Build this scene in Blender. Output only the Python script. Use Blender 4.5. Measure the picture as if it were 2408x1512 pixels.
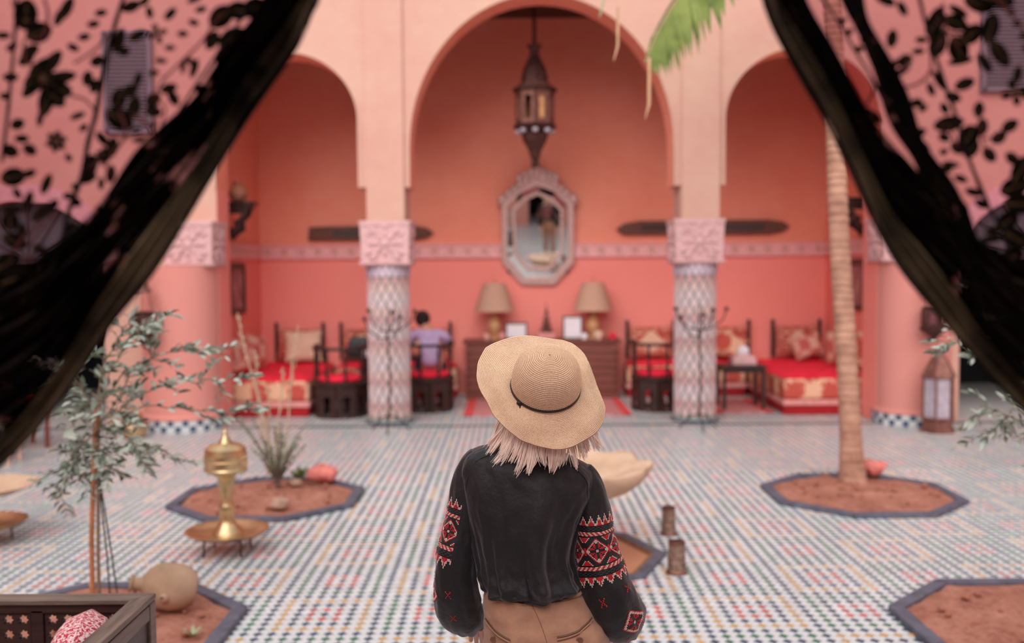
import bpy, math, random
import numpy as np
from mathutils import Vector, Matrix
R = random.Random(7)
PI = math.pi
for o in list(bpy.data.objects): bpy.data.objects.remove(o, do_unlink=True)
SC = bpy.context.scene
COL = SC.collection

# ---------------------------------------------------------------- camera, sky, sun, exposure
CAM_H = 1.85
cam_d = bpy.data.cameras.new('camera'); cam = bpy.data.objects.new('camera', cam_d); COL.objects.link(cam)
cam_d.sensor_width = 36.0; cam_d.lens = 35.0; cam_d.clip_start = 0.05; cam_d.clip_end = 100
pitch = math.atan(126 / 2341); roll = math.radians(0.4)
fwd = Vector((0, math.cos(pitch), -math.sin(pitch)))
r0 = Vector((1, 0, 0)); u0 = Vector((0, math.sin(pitch), math.cos(pitch)))
rt = r0 * math.cos(roll) - u0 * math.sin(roll); up = r0 * math.sin(roll) + u0 * math.cos(roll)
cam.matrix_world = Matrix(((rt.x, up.x, -fwd.x, 0), (rt.y, up.y, -fwd.y, 0), (rt.z, up.z, -fwd.z, CAM_H), (0, 0, 0, 1)))
cam_d.dof.use_dof = True; cam_d.dof.focus_distance = 2.66; cam_d.dof.aperture_fstop = 1.75
SC.camera = cam

world = bpy.data.worlds.new('overcast_sky'); SC.world = world; world.use_nodes = True
bg = world.node_tree.nodes['Background']
bg.inputs[0].default_value = (0.95, 0.97, 1.0, 1); bg.inputs[1].default_value = 0.85
sun_d = bpy.data.lights.new('hazy_sun', 'SUN'); sun = bpy.data.objects.new('hazy_sun', sun_d); COL.objects.link(sun)
sun_d.energy = 2.7; sun_d.angle = math.radians(60); sun_d.color = (1.0, 0.97, 0.93)
sun.rotation_euler = Vector((-0.30, -1.45, 1.0)).to_track_quat('Z', 'Y').to_euler()
sun.location = (-2, -3, 9)
SC.view_settings.view_transform = 'Standard'; SC.view_settings.look = 'None'
SC.view_settings.exposure = 0.25; SC.view_settings.gamma = 1.0
SC.view_settings.use_curve_mapping = False
SC.cycles.max_bounces = 14; SC.cycles.diffuse_bounces = 10; SC.cycles.transparent_max_bounces = 16

# ---------------------------------------------------------------- helpers
def srgb(r, g, b):
    f = lambda c: (c / 255 / 12.92) if c / 255 <= 0.04045 else ((c / 255 + 0.055) / 1.055) ** 2.4
    return (f(r), f(g), f(b))

class NT:
    def __init__(s, name):
        s.m = bpy.data.materials.new(name); s.m.use_nodes = True
        s.n = s.m.node_tree.nodes; s.l = s.m.node_tree.links
        s.bsdf = s.n['Principled BSDF']; s.out = s.n['Material Output']
    def add(s, t, **k):
        n = s.n.new(t)
        for a, v in k.items(): setattr(n, a, v)
        return n
    def link(s, a, b): s.l.new(a, b)
    def coord(s, kind='Object'):
        return s.add('ShaderNodeTexCoord').outputs[kind]
    def noise(s, co, scale, detail=3, rough=.55):
        n = s.add('ShaderNodeTexNoise'); n.inputs['Scale'].default_value = scale
        n.inputs['Detail'].default_value = detail; n.inputs['Roughness'].default_value = rough
        if co is not None: s.link(co, n.inputs['Vector'])
        return n.outputs['Fac']
    def ramp(s, fac, stops, interp='LINEAR'):
        r = s.add('ShaderNodeValToRGB'); e = r.color_ramp.elements; r.color_ramp.interpolation = interp
        while len(e) < len(stops): e.new(0.5)
        for i, (p, c) in enumerate(stops):
            e[i].position = p; e[i].color = (*c, 1) if len(c) == 3 else c
        s.link(fac, r.inputs[0]); return r.outputs[0]
    def math(s, op, a, b=None, clamp=False):
        n = s.add('ShaderNodeMath', operation=op, use_clamp=clamp)
        for i, v in enumerate((a, b)):
            if v is None: continue
            if isinstance(v, (int, float)): n.inputs[i].default_value = v
            else: s.link(v, n.inputs[i])
        return n.outputs[0]
    def mix(s, fac, a, b):
        n = s.add('ShaderNodeMix', data_type='RGBA')
        for sock, v in ((n.inputs[0], fac), (n.inputs[6], a), (n.inputs[7], b)):
            if isinstance(v, (int, float)): sock.default_value = v
            elif isinstance(v, tuple): sock.default_value = (*v, 1)
            else: s.link(v, sock)
        return n.outputs[2]
    def bump(s, h, strength=.3, dist=.01):
        b = s.add('ShaderNodeBump'); b.inputs['Strength'].default_value = strength; b.inputs['Distance'].default_value = dist
        s.link(h, b.inputs['Height']); s.link(b.outputs[0], s.bsdf.inputs['Normal'])
    def base(s, c):
        if isinstance(c, tuple): s.bsdf.inputs['Base Color'].default_value = (*c, 1)
        else: s.link(c, s.bsdf.inputs['Base Color'])
    def fin(s, rough=.6, metal=0, spec=.5):
        s.bsdf.inputs['Roughness'].default_value = rough; s.bsdf.inputs['Metallic'].default_value = metal
        s.bsdf.inputs['Specular IOR Level'].default_value = spec
        return s.m

def mat(name, c, rough=.6, metal=0, var=.12, scale=6, bump=0, bscale=60, bdist=.004, c2=None, spec=.4, coord='Object', detail=4, island=0):
    t = NT(name); co = t.coord(coord)
    lo = tuple(max(0, x * (1 - var)) for x in c); hi = c2 if c2 else tuple(min(1, x * (1 + var)) for x in c)
    f = t.noise(co, scale, detail)
    colr = t.ramp(f, [(.3, lo), (.7, hi)])
    if island:
        g = t.add('ShaderNodeNewGeometry').outputs['Random Per Island']
        k = t.math('MULTIPLY_ADD', g, 2 * island); t.n[-1].inputs[2].default_value = 1 - island
        hv = t.add('ShaderNodeHueSaturation'); t.link(k, hv.inputs['Value']); t.link(colr, hv.inputs['Color']); colr = hv.outputs[0]
    t.base(colr)
    if bump: t.bump(t.noise(co, bscale, 4), bump, bdist)
    return t.fin(rough, metal, spec)

def wood(name, c, c2, rough=.5, axis=0, scale=3.0, stretch=14):
    t = NT(name); co = t.coord()
    mp = t.add('ShaderNodeMapping'); t.link(co, mp.inputs[0])
    sc = [stretch] * 3; sc[axis] = 1.2
    mp.inputs['Scale'].default_value = sc
    f = t.noise(mp.outputs[0], scale, 6, .65)
    t.base(t.ramp(f, [(.3, c), (.68, c2)])); t.bump(f, .25, .003)
    return t.fin(rough, 0, .4)

class MB:
    def __init__(s): s.v = []; s.f = []; s.mi = []
    def add(s, vs, fs, mi=0):
        b = len(s.v); s.v += [tuple(p) for p in vs]
        for f in fs: s.f.append(tuple(b + i for i in f)); s.mi.append(mi)
        return s
    def box(s, c, d, rot=None, mi=0):
        x, y, z = d[0] / 2, d[1] / 2, d[2] / 2
        vs = [Vector(p) for p in ((-x, -y, -z), (x, -y, -z), (x, y, -z), (-x, y, -z), (-x, -y, z), (x, -y, z), (x, y, z), (-x, y, z))]
        if rot is not None: vs = [rot @ p for p in vs]
        c = Vector(c)
        return s.add([p + c for p in vs], [(0, 3, 2, 1), (4, 5, 6, 7), (0, 1, 5, 4), (1, 2, 6, 5), (2, 3, 7, 6), (3, 0, 4, 7)], mi)
    def loft(s, rings, closed=True, cap=True, mi=0):
        n = len(rings[0]); vs = [p for r in rings for p in r]; fs = []
        for i in range(len(rings) - 1):
            for j in range(n if closed else n - 1):
                k = (j + 1) % n
                fs.append((i * n + j, i * n + k, (i + 1) * n + k, (i + 1) * n + j))
        if cap and closed:
            fs.append(tuple(range(n - 1, -1, -1))); b = (len(rings) - 1) * n
            fs.append(tuple(range(b, b + n)))
        return s.add(vs, fs, mi)
    def lathe(s, prof, n=24, c=(0, 0, 0), mi=0, rot=None, cap=True, sq=1.0):
        c = Vector(c); rings = []
        for r, z in prof:
            ring = []
            for i in range(n):
                a = 2 * PI * i / n
                p = Vector((r * math.cos(a), r * math.sin(a) * sq, z))
                ring.append((rot @ p if rot is not None else p) + c)
            rings.append(ring)
        return s.loft(rings, True, cap, mi)
    def tube(s, pts, r, n=8, mi=0, cap=True, flat=1.0):
        pts = [Vector(p) for p in pts]; m = len(pts)
        rs = [r] * m if isinstance(r, (int, float)) else r
        rings = []; ref = None
        for i in range(m):
            t = (pts[min(i + 1, m - 1)] - pts[max(i - 1, 0)])
            if t.length < 1e-9: t = Vector((0, 0, 1))
            t.normalize()
            if ref is None:
                ref = Vector((0, 0, 1)) if abs(t.z) < .9 else Vector((1, 0, 0))
            a = ref - t * ref.dot(t)
            if a.length < 1e-6: a = t.orthogonal()
            a.normalize(); b = t.cross(a); ref = a
            rings.append([pts[i] + (a * math.cos(2 * PI * k / n) * flat + b * math.sin(2 * PI * k / n)) * rs[i] for k in range(n)])
        return s.loft(rings, True, cap, mi)
    def ball(s, c, r, n=12, m=8, mi=0, rot=None):
        if isinstance(r, (int, float)): r = (r, r, r)
        c = Vector(c); rings = []
        for i in range(m + 1):
            p = PI * i / m; ring = []
            k = max(math.sin(p), .02)
            for j in range(n):
                a = 2 * PI * j / n
                q = Vector((r[0] * k * math.cos(a), r[1] * k * math.sin(a), -r[2] * math.cos(p)))
                ring.append((rot @ q if rot is not None else q) + c)
            rings.append(ring)
        return s.loft(rings, True, True, mi)
    def prism(s, poly, d0, d1, fr, mi=0):
        """outline poly in 2-D, extruded from depth d0 to d1; fr(u, v, d) gives the point"""
        n = len(poly)
        vs = [fr(u, v, d0) for u, v in poly] + [fr(u, v, d1) for u, v in poly]
        fs = [tuple(range(n)), tuple(range(2 * n - 1, n - 1, -1))] + [(i, n + i, n + (i + 1) % n, (i + 1) % n) for i in range(n)]
        return s.add(vs, fs, mi)
    def holed(s, outer, hole, d0, d1, fr, mi=0):
        """panel between two outlines with equally many points, thickness d0..d1"""
        n = len(outer); vs = []
        for d in (d0, d1):
            vs += [fr(u, v, d) for u, v in outer] + [fr(u, v, d) for u, v in hole]
        fs = []
        for i in range(n):
            k = (i + 1) % n
            fs.append((i, k, n + k, n + i)); fs.append((2 * n + k, 2 * n + i, 3 * n + i, 3 * n + k))
            fs.append((n + i, n + k, 3 * n + k, 3 * n + i)); fs.append((k, i, 2 * n + i, 2 * n + k))
        return s.add(vs, fs, mi)
    def build(s, name, mats, parent=None, smooth=False, bevel=0, kind=None, loc=None, angle=40, fix=True):
        me = bpy.data.meshes.new(name)
        me.from_pydata([tuple(p) for p in s.v], [], s.f); me.update()
        for m in (mats if isinstance(mats, (list, tuple)) else [mats]): me.materials.append(m)
        if any(s.mi): me.polygons.foreach_set('material_index', s.mi)
        if fix:
            import bmesh
            bm = bmesh.new(); bm.from_mesh(me); bmesh.ops.recalc_face_normals(bm, faces=bm.faces); bm.to_mesh(me); bm.free()
        if smooth:
            me.polygons.foreach_set('use_smooth', [True] * len(me.polygons)); me.set_sharp_from_angle(angle=math.radians(angle))
        o = bpy.data.objects.new(name, me); COL.objects.link(o)
        if parent is not None: o.parent = parent
        if loc is not None: o.location = loc
        if bevel:
            b = o.modifiers.new('bevel', 'BEVEL'); b.width = bevel; b.segments = 2; b.limit_method = 'ANGLE'
        if kind: o['kind'] = kind
        return o

def tag(o, label, cat, group=None):
    o['label'] = label; o['category'] = cat
    if group: o['group'] = group
    return o
def thing(name, label, cat, loc=(0, 0, 0), rz=0, group=None):
    o = bpy.data.objects.new(name, None); COL.objects.link(o); o.empty_display_size = .1
    o.location = loc; o.rotation_euler = (0, 0, rz)
    return tag(o, label, cat, group)
def struct(o): o['kind'] = 'structure'; return o
def copy_tree(src, loc, rz=0, label=None, parent=None):
    c = src.copy(); COL.objects.link(c); c.parent = parent
    if parent is None: c.location = loc; c.rotation_euler = (0, 0, rz)
    if label: c['label'] = label
    for ch in list(src.children): copy_tree(ch, None, 0, None, c)
    return c
def share(src, name, parent, loc=None, rot=None, scale=None):
    o = bpy.data.objects.new(name, src.data); COL.objects.link(o); o.parent = parent
    if loc is not None: o.location = loc
    if rot is not None: o.rotation_euler = rot
    if scale is not None: o.scale = scale
    return o
def frXZ(y): return lambda u, v, d: (u, y + d, v)
def resample(poly, n):
    p = [Vector(q) for q in poly]; p.append(p[0]); L = [0]
    for a, b in zip(p, p[1:]): L.append(L[-1] + (b - a).length)
    out = []
    for i in range(n):
        t = L[-1] * i / n; k = max(j for j in range(len(L)) if L[j] <= t + 1e-12); k = min(k, len(p) - 2)
        q = p[k].lerp(p[k + 1], (t - L[k]) / max(L[k + 1] - L[k], 1e-9)); out.append((q.x, q.y))
    return out
def wobble(p, s, a, seed=0):
    from mathutils import noise
    q = Vector(p) * s + Vector((seed * 7.1, seed * 3.3, seed))
    return Vector(p) + noise.noise_vector(q) * a
def cushion_mesh(w, h, t, n=14, pinch=.06):
    """pillow lying in XZ, thickness along Y, centre at origin"""
    mb = MB(); top = []; bot = []
    for i in range(n + 1):
        for j in range(n + 1):
            u = -1 + 2 * i / n; v = -1 + 2 * j / n
            k = ((1 - abs(u) ** 3.2) * (1 - abs(v) ** 3.2)) ** .5
            e = 1 - pinch * (1 - u * u) * abs(v) ** 3 ; f = 1 - pinch * (1 - v * v) * abs(u) ** 3
            x = u * w / 2 * f; z = v * h / 2 * e
            top.append((x, -t / 2 * k, z)); bot.append((x, t / 2 * k, z))
    m = n + 1; fs = [(i * m + j, (i + 1) * m + j, (i + 1) * m + j + 1, i * m + j + 1) for i in range(n) for j in range(n)]
    mb.add(top, fs); mb.add(bot, [tuple(reversed(f)) for f in fs])
    edge = [i * m for i in range(n)] + [n * m + j for j in range(n)] + [(n - i) * m + n for i in range(n)] + [n - j for j in range(n)]
    return mb

# ---------------------------------------------------------------- materials
def stucco(name, c, c2, scale=1.3):
    t = NT(name); co = t.coord()
    a = t.noise(co, scale, 5, .6); b = t.noise(co, scale * 7, 4, .6)
    m = t.math('MULTIPLY_ADD', a, .7); t.n[-1].inputs[2].default_value = 0; t.link(t.math('MULTIPLY', b, .3), t.n[-2].inputs[2])
    t.base(t.ramp(m, [(.34, c), (.66, c2)])); t.bump(b, .25, .01)
    return t.fin(.85, 0, .2)
M = {}
M['wall'] = stucco('salmon_stucco', (.585, .315, .255), (.62, .385, .30), 1.1)
M['wall_side'] = stucco('pink_stucco', (.70, .33, .28), (.74, .38, .31), .9)
M['loggia_up'] = stucco('terracotta_stucco', (.86, .27, .18), (.90, .35, .25), .9)
M['loggia_low'] = stucco('coral_stucco', (.90, .275, .235), (.92, .30, .255), .8)
M['pillar'] = stucco('coral_pillar_plaster', (.66, .255, .22), (.68, .28, .24), .7)
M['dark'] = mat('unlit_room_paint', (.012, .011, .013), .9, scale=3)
M['grout'] = mat('pale_grout', (.50, .46, .45), .9, scale=12, bump=.2)
def glaze(n, c, v=.22): return mat(n, c, .34, 0, .15, 30, bump=.12, bscale=90, bdist=.001, island=v, spec=.35)
M['t_white'] = glaze('white_glazed_tile', (.64, .65, .665), .08)
M['t_blue'] = glaze('ink_blue_glazed_tile', (.040, .080, .135))
M['t_green'] = glaze('green_glazed_tile', (.035, .17, .105), .3)
M['t_yellow'] = glaze('ochre_glazed_tile', (.56, .33, .12))
M['t_red'] = glaze('red_glazed_tile', (.55, .10, .075))
M['t_pink'] = glaze('pale_pink_glazed_tile', (.62, .42, .40), .18)
M['t_sky'] = glaze('pale_blue_glazed_tile', (.36, .37, .52), .25)
M['carved'] = mat('pink_carved_plaster', (.64, .385, .385), .8, var=.1, scale=14, bump=.5, bscale=40, bdist=.01)
M['carved_deep'] = mat('rose_brown_plaster', (.45, .20, .17), .85, scale=12)
M['slate'] = mat('slate_blue_kerb', (.105, .105, .145), .6, var=.3, scale=14, bump=.4, bscale=30)
def soil(n):
    t = NT(n); co = t.coord(); f = t.noise(co, 22, 6, .7); g = t.noise(co, 4, 3)
    m = t.math('ADD', t.math('MULTIPLY', f, .6), t.math('MULTIPLY', g, .4))
    t.base(t.ramp(m, [(.33, (.27, .10, .068)), (.52, (.50, .21, .15)), (.7, (.62, .31, .23))])); t.bump(f, .9, .03)
    return t.fin(.95, 0, .1)
M['soil'] = soil('red_earth')
M['stone_w'] = mat('dusty_pebble', (.45, .28, .21), .9, var=.3, scale=20, bump=.4)
M['darkwood'] = wood('dark_carved_wood', (.016, .007, .006), (.055, .022, .018), .42)
M['darkwood_y'] = wood('dark_worn_wood', (.020, .010, .009), (.075, .035, .028), .38, axis=1)
M['worn'] = wood('worn_grey_brown_wood', (.075, .048, .040), (.21, .145, .115), .45)
M['worn_y'] = wood('worn_grey_brown_wood_lengthwise', (.075, .048, .040), (.21, .145, .115), .45, axis=1)
M['brown_wood'] = wood('brown_board_wood', (.085, .025, .017), (.17, .055, .037), .6)
M['redwood'] = wood('reddish_desk_wood', (.14, .035, .026), (.25, .070, .048), .55)
M['brass'] = mat('worn_brass', (.62, .44, .25), .36, 1.0, .3, 9, bump=.15, bscale=70)
M['iron'] = mat('rusty_black_iron', (.06, .025, .02), .6, .4, .4, 30)
M['bronze'] = mat('aged_bronze', (.22, .095, .075), .45, .55, .35, 16, bump=.3, bscale=60)
M['lantern'] = mat('dark_bronze_lantern', (.085, .036, .032), .45, .6, .35, 20, bump=.3, bscale=60)
M['silver'] = mat('inlaid_silver_frame', (.56, .36, .33), .4, .45, .4, 40, bump=.6, bscale=60, bdist=.01)
M['red_cloth'] = mat('crimson_seat_cloth', (.86, .018, .05), .85, var=.25, scale=9, bump=.2, bscale=150)
M['red_plinth'] = mat('crimson_plinth_cloth', (.33, .008, .012), .9, var=.2, scale=8)
M['pink_stripe'] = mat('rose_trim_cloth', (.66, .27, .25), .9, var=.2, scale=20)
M['cream'] = mat('cream_cloth', (.70, .45, .33), .9, scale=9)
M['black'] = mat('black_leather', (.010, .009, .012), .5, scale=8)
M['white'] = mat('white_paper', (.80, .72, .76), .8, var=.05)
M['glass_pale'] = mat('frosted_lantern_glass', (.42, .36, .42), .25, var=.15, scale=14)
def damask(n, c1, c2, s):
    t = NT(n); co = t.coord(); sx = t.add('ShaderNodeSeparateXYZ'); t.link(co, sx.inputs[0])
    u = t.math('ADD', sx.outputs[0], t.math('MULTIPLY', sx.outputs[1], 1.0)); v = sx.outputs[2]
    a = t.math('MULTIPLY', t.math('COSINE', t.math('MULTIPLY', u, s)), t.math('COSINE', t.math('MULTIPLY', v, s * .8)))
    w = t.math('ADD', a, t.math('MULTIPLY', t.math('SUBTRACT', t.noise(co, s * 1.2, 4), .5), 2.0))
    t.base(t.ramp(t.math('MULTIPLY_ADD', w, .5), [(.42, c1), (.56, c2)])); t.n[-2].inputs[2].default_value = .5
    return t.fin(.9, 0, .15)
M['damask'] = damask('red_cream_damask', (.50, .085, .065), (.74, .42, .28), 14)
M['damask2'] = damask('rose_cream_damask', (.52, .13, .11), (.70, .40, .31), 22)
def medallion(n):
    t = NT(n); co = t.coord('Generated'); sx = t.add('ShaderNodeSeparateXYZ'); t.link(co, sx.inputs[0])
    a = t.math('ABSOLUTE', t.math('SUBTRACT', sx.outputs[0], .5)); b = t.math('ABSOLUTE', t.math('SUBTRACT', sx.outputs[2], .5))
    d = t.math('ADD', t.math('MULTIPLY', a, 2.6), t.math('MULTIPLY', b, 2.0))
    d2 = t.math('ADD', d, t.math('MULTIPLY', t.math('SUBTRACT', t.noise(co, 9, 4), .5), .55))
    fl = t.ramp(t.noise(co, 11, 4), [(.45, (.42, .055, .045)), (.62, (.68, .34, .24))])
    k = t.ramp(d2, [(.72, (1, 1, 1)), (.80, (0, 0, 0))]); t.base(t.mix(k, fl, (.74, .44, .31)))
    return t.fin(.9, 0, .15)
M['medallion'] = medallion('medallion_brocade')
# ================================================================ THE SETTING
FY0, FY1 = 11.7, 12.2          # faces of the arcade wall
ZT = 6.2                       # top of the courtyard walls
LX, RX, BY = -3.68, 4.60, 14.6 # loggia side walls and rear wall
CX = 0.36
ARCHES = [(-2.615, .83, 3.58, .78, 2.80), (CX, 1.54, 3.25, 1.76, 2.80), (3.40, .90, 3.56, .82, 2.80)]   # centre, half width, spring, rise, jamb foot
DOORS = [(-5.75, .95, 1.95, .72, 0.0), (6.25, .98, 1.95, .72, 0.0)]

def arch_pts(cx, hw, zs, rise, n=28):
    return [(cx - hw * math.cos(PI * i / n), zs + rise * math.sin(PI * i / n)) for i in range(n + 1)]
def facade():
    mb = MB(); x0, x1 = -7.6, 8.3; openings = sorted(ARCHES + DOORS); x = x0
    def quadpair(p):
        mb.add([(a, FY0, b) for a, b in p] + [(a, FY1, b) for a, b in p], [(0, 1, 2, 3), (7, 6, 5, 4)])
    prev_foot = 0.0
    for k, (cx, hw, zs, rise, zf) in enumerate(openings):
        zlow = 2.80 if (k in (2, 3)) else 0.0
        quadpair([(x, zlow), (cx - hw, zlow), (cx - hw, ZT), (x, ZT)])
        if zlow: mb.add([(x, FY0, zlow), (cx - hw, FY0, zlow), (cx - hw, FY1, zlow), (x, FY1, zlow)], [(0, 1, 2, 3)])
        pts = arch_pts(cx, hw, zs, rise)
        for a, b in zip(pts, pts[1:]): quadpair([a, b, (b[0], ZT), (a[0], ZT)])
        prof = [(cx - hw, zf)] + pts + [(cx + hw, zf)]
        for a, b in zip(prof, prof[1:]):
            mb.add([(a[0], FY0, a[1]), (b[0], FY0, b[1]), (b[0], FY1, b[1]), (a[0], FY1, a[1])], [(0, 1, 2, 3)], 1)
        for side, kk in ((-1, 1), (1, 3)):
            if k == kk: X_ = cx + side * hw; mb.add([(X_, FY0, 0), (X_, FY1, 0), (X_, FY1, zf), (X_, FY0, zf)], [(0, 1, 2, 3)], 2)
        x = cx + hw
    quadpair([(x, 0), (x1, 0), (x1, ZT), (x, ZT)])
    mb.add([(x0, FY0, ZT), (x1, FY0, ZT), (x1, FY1, ZT), (x0, FY1, ZT)], [(0, 1, 2, 3)])
    w = struct(mb.build('wall_front', [M['wall'], M['loggia_up'], M['loggia_low']], fix=False))
    w.data.validate()
    for cx in (-1.48, 2.20):                                         # raised strip and narrow pier above each column
        p = MB(); p.box((cx + .012, FY0 - .014, (2.41 + ZT) / 2), (.44, .05, ZT - 2.41)); p.box((cx + .012, (FY0 + FY1) / 2 + .01, 2.605), (.46, .46, .41))
        p.build('pilaster', M['wall'], w, bevel=.006)
    for cx, hw, zs, rise, zf in ARCHES:                              # thin reveal moulding round each arch
        pr = MB(); a = arch_pts(cx, hw, zs, rise, 40); ring = []
        a = [(cx - hw, 2.80)] + a + [(cx + hw, 2.80)]
        for i, (px, pz) in enumerate(a):
            d = Vector((px - cx, max(pz - zs, 0))); d = d.normalized() if d.length > 1e-6 else Vector((1, 0))
            ring.append([(px, FY0 - .012, pz), (px + d.x * .035, FY0 - .012, pz + d.y * .035), (px + d.x * .035, FY0 + .02, pz + d.y * .035), (px, FY0 + .02, pz)])
        pr.loft(ring, True, True); pr.build('arch_moulding', M['wall'], w)
    return w
WF = facade()
def wall_box(name, c, d, m): return struct(MB().box(c, d).build(name, m))
def two_tone(name, quad_low, quad_up):
    mb = MB(); mb.add(quad_low, [(0, 1, 2, 3)], 0); mb.add(quad_up, [(0, 1, 2, 3)], 1)
    return struct(mb.build(name, [M['loggia_low'], M['loggia_up']], fix=False))
ZD, ZC = 2.1, 5.45
WR = two_tone('wall_rear', [(LX, BY, 0), (RX, BY, 0), (RX, BY, ZD), (LX, BY, ZD)], [(LX, BY, ZD), (RX, BY, ZD), (RX, BY, ZC), (LX, BY, ZC)])
WL = two_tone('wall_loggia_left', [(LX, FY1, 0), (LX, BY, 0), (LX, BY, ZD), (LX, FY1, ZD)], [(LX, FY1, ZD), (LX, BY, ZD), (LX, BY, ZC), (LX, FY1, ZC)])
WG = two_tone('wall_loggia_right', [(RX, BY, 0), (RX, FY1, 0), (RX, FY1, ZD), (RX, BY, ZD)], [(RX, BY, ZD), (RX, FY1, ZD), (RX, FY1, ZC), (RX, BY, ZC)])
struct(MB().box(((LX + RX) / 2, (FY1 + BY) / 2, ZC + .05), (RX - LX, BY - FY1, .1)).build('ceiling', M['darkwood']))
wall_box('wall_left', (-7.7, 4.5, 2.9), (.2, 15.0, 5.8), M['wall_side'])
wall_box('wall_right', (8.4, 4.5, 2.9), (.2, 15.0, 5.8), M['wall_side'])
# wall behind the camera, with the dark doorway the mirror shows
wb = MB()
wb.box((-4.2, -3.1, 2.0), (6.8, .2, 4.0)); wb.box((4.6, -3.1, 2.0), (7.4, .2, 4.0)); wb.box((.05, -3.1, 3.2), (1.7, .2, 1.6))
struct(wb.build('wall_back', M['wall_side']))
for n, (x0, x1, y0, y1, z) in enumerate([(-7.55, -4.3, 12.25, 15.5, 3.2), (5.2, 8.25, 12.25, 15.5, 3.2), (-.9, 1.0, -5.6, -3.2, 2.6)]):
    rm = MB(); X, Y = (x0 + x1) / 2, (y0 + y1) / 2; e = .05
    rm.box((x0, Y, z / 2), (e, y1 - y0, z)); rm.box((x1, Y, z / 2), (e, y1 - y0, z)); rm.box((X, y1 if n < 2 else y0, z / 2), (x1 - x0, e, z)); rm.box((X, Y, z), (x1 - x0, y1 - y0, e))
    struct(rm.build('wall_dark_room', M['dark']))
# fanlights over the two side doorways
M['fan'] = mat('grey_leaded_glass', (.10, .12, .13), .3, scale=5)
for n, (cx, hw, zs, rise, zf) in enumerate(DOORS):
    d = MB(); d.prism([(cx - hw, zs - .02)] + arch_pts(cx, hw, zs, rise) + [(cx + hw, zs - .02)], 0, .03, frXZ(FY0 + .2))
    o = struct(d.build('window_%d' % (3 + n), M['fan']))
    b = MB()
    for k in range(7):
        a = PI * (k + .5) / 7; b.tube([(cx, FY0 + .19, zs), (cx + hw * math.cos(a), FY0 + .19, zs + rise * math.sin(a))], .012, 6)
    b.build('glazing_bar', M['iron'], o)
    tr = MB(); pts = arch_pts(cx, hw + .0, zs, rise, 24); ring = []
    for px, pz in pts:
        dd = Vector((px - cx, pz - zs)).normalized()
        ring.append([(px, FY0 - .03, pz), (px + dd.x * .2, FY0 - .03, pz + dd.y * .2), (px + dd.x * .2, FY0 + .02, pz + dd.y * .2), (px, FY0 + .02, pz)])
    tr.loft(ring); struct(tr.build('trim_%d' % (1 + n), M['carved']))
# two shuttered grey windows high in the front wall
M['shutter'] = mat('grey_painted_shutter', (.20, .19, .205), .7, scale=5)
for n, (cx, zc, w, h) in enumerate([(-4.43, 4.02, .52, 1.12), (5.85, 4.45, .75, 1.15)]):
    f = MB()
    f.box((cx, FY0 - .02, zc), (w, .02, h)); o = struct(f.build('window_%d' % (n + 1), M['shutter']))
    f = MB()
    for sx in (-1, 1): f.box((cx + sx * w / 2, FY0 - .04, zc), (.05, .06, h + .05))
    for sz in (-1, 1): f.box((cx, FY0 - .04, zc + sz * h / 2), (w, .06, .05))
    f.build('window_frame', M['shutter'], o)
    sl = MB().box((0, 0, 0), (w - .06, .03, .022)).build('slat', M['shutter'], o, loc=(cx, FY0 - .045, zc - h / 2 + .08)); k = 1
    while zc - h / 2 + .08 + k * .045 < zc + h / 2 - .05:
        share(sl, 'slat', o, (cx, FY0 - .045, zc - h / 2 + .08 + k * .045)); k += 1

# ---- frieze: carved plaster band round the loggia, each rosette its own piece
fz = MB(); fz.box(((LX + RX) / 2, BY - .015, ZD), (RX - LX, .03, .20))
M['frieze'] = mat('rose_frieze_plaster', (.84, .43, .43), .85, var=.12, scale=16, bump=.5, bscale=40, bdist=.01)
FR = fz.build('frieze', M['frieze'], WR)
e = MB(); e.box(((LX + RX) / 2, BY - .03, ZD + .092), (RX - LX, .05, .02)); e.box(((LX + RX) / 2, BY - .03, ZD - .092), (RX - LX, .05, .02)); e.build('frieze_edge', M['frieze'], FR)
ro = MB()
ro.prism([(.055 * math.cos(a), .055 * math.sin(a)) for a in [2 * PI * i / 4 for i in range(4)]], -.012, .0, lambda u, v, d: (u, d, v), 0)
for k in range(4):
    a = PI / 4 + k * PI / 2; c = Vector((.055 * math.cos(a), -.004, .055 * math.sin(a))); ro.ball(c, (.026, .012, .026), 8, 5, 1)
first = None; n = 34
M['rosette_dark'] = mat('olive_rosette_plaster', (.62, .33, .27), .85)
for i in range(n):
    x = LX + .12 + (RX - LX - .24) * i / (n - 1)
    if first is None: first = ro.build('rosette', [M['rosette_dark'], M['frieze']], FR, smooth=True, loc=(x, BY - .03, ZD))
    else: share(first, 'rosette', FR, (x, BY - .03, ZD))
for X, W_, sgn in ((LX, WL, 1), (RX, WG, -1)):
    q = MB().box((X + sgn * .015, (FY1 + BY) / 2, ZD), (.03, BY - FY1, .20)).build('frieze', M['frieze'], W_)
    for i in range(9): share(first, 'rosette', q, (X + sgn * .03, FY1 + .2 + i * .25, ZD), (0, 0, sgn * PI / 2))

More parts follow.
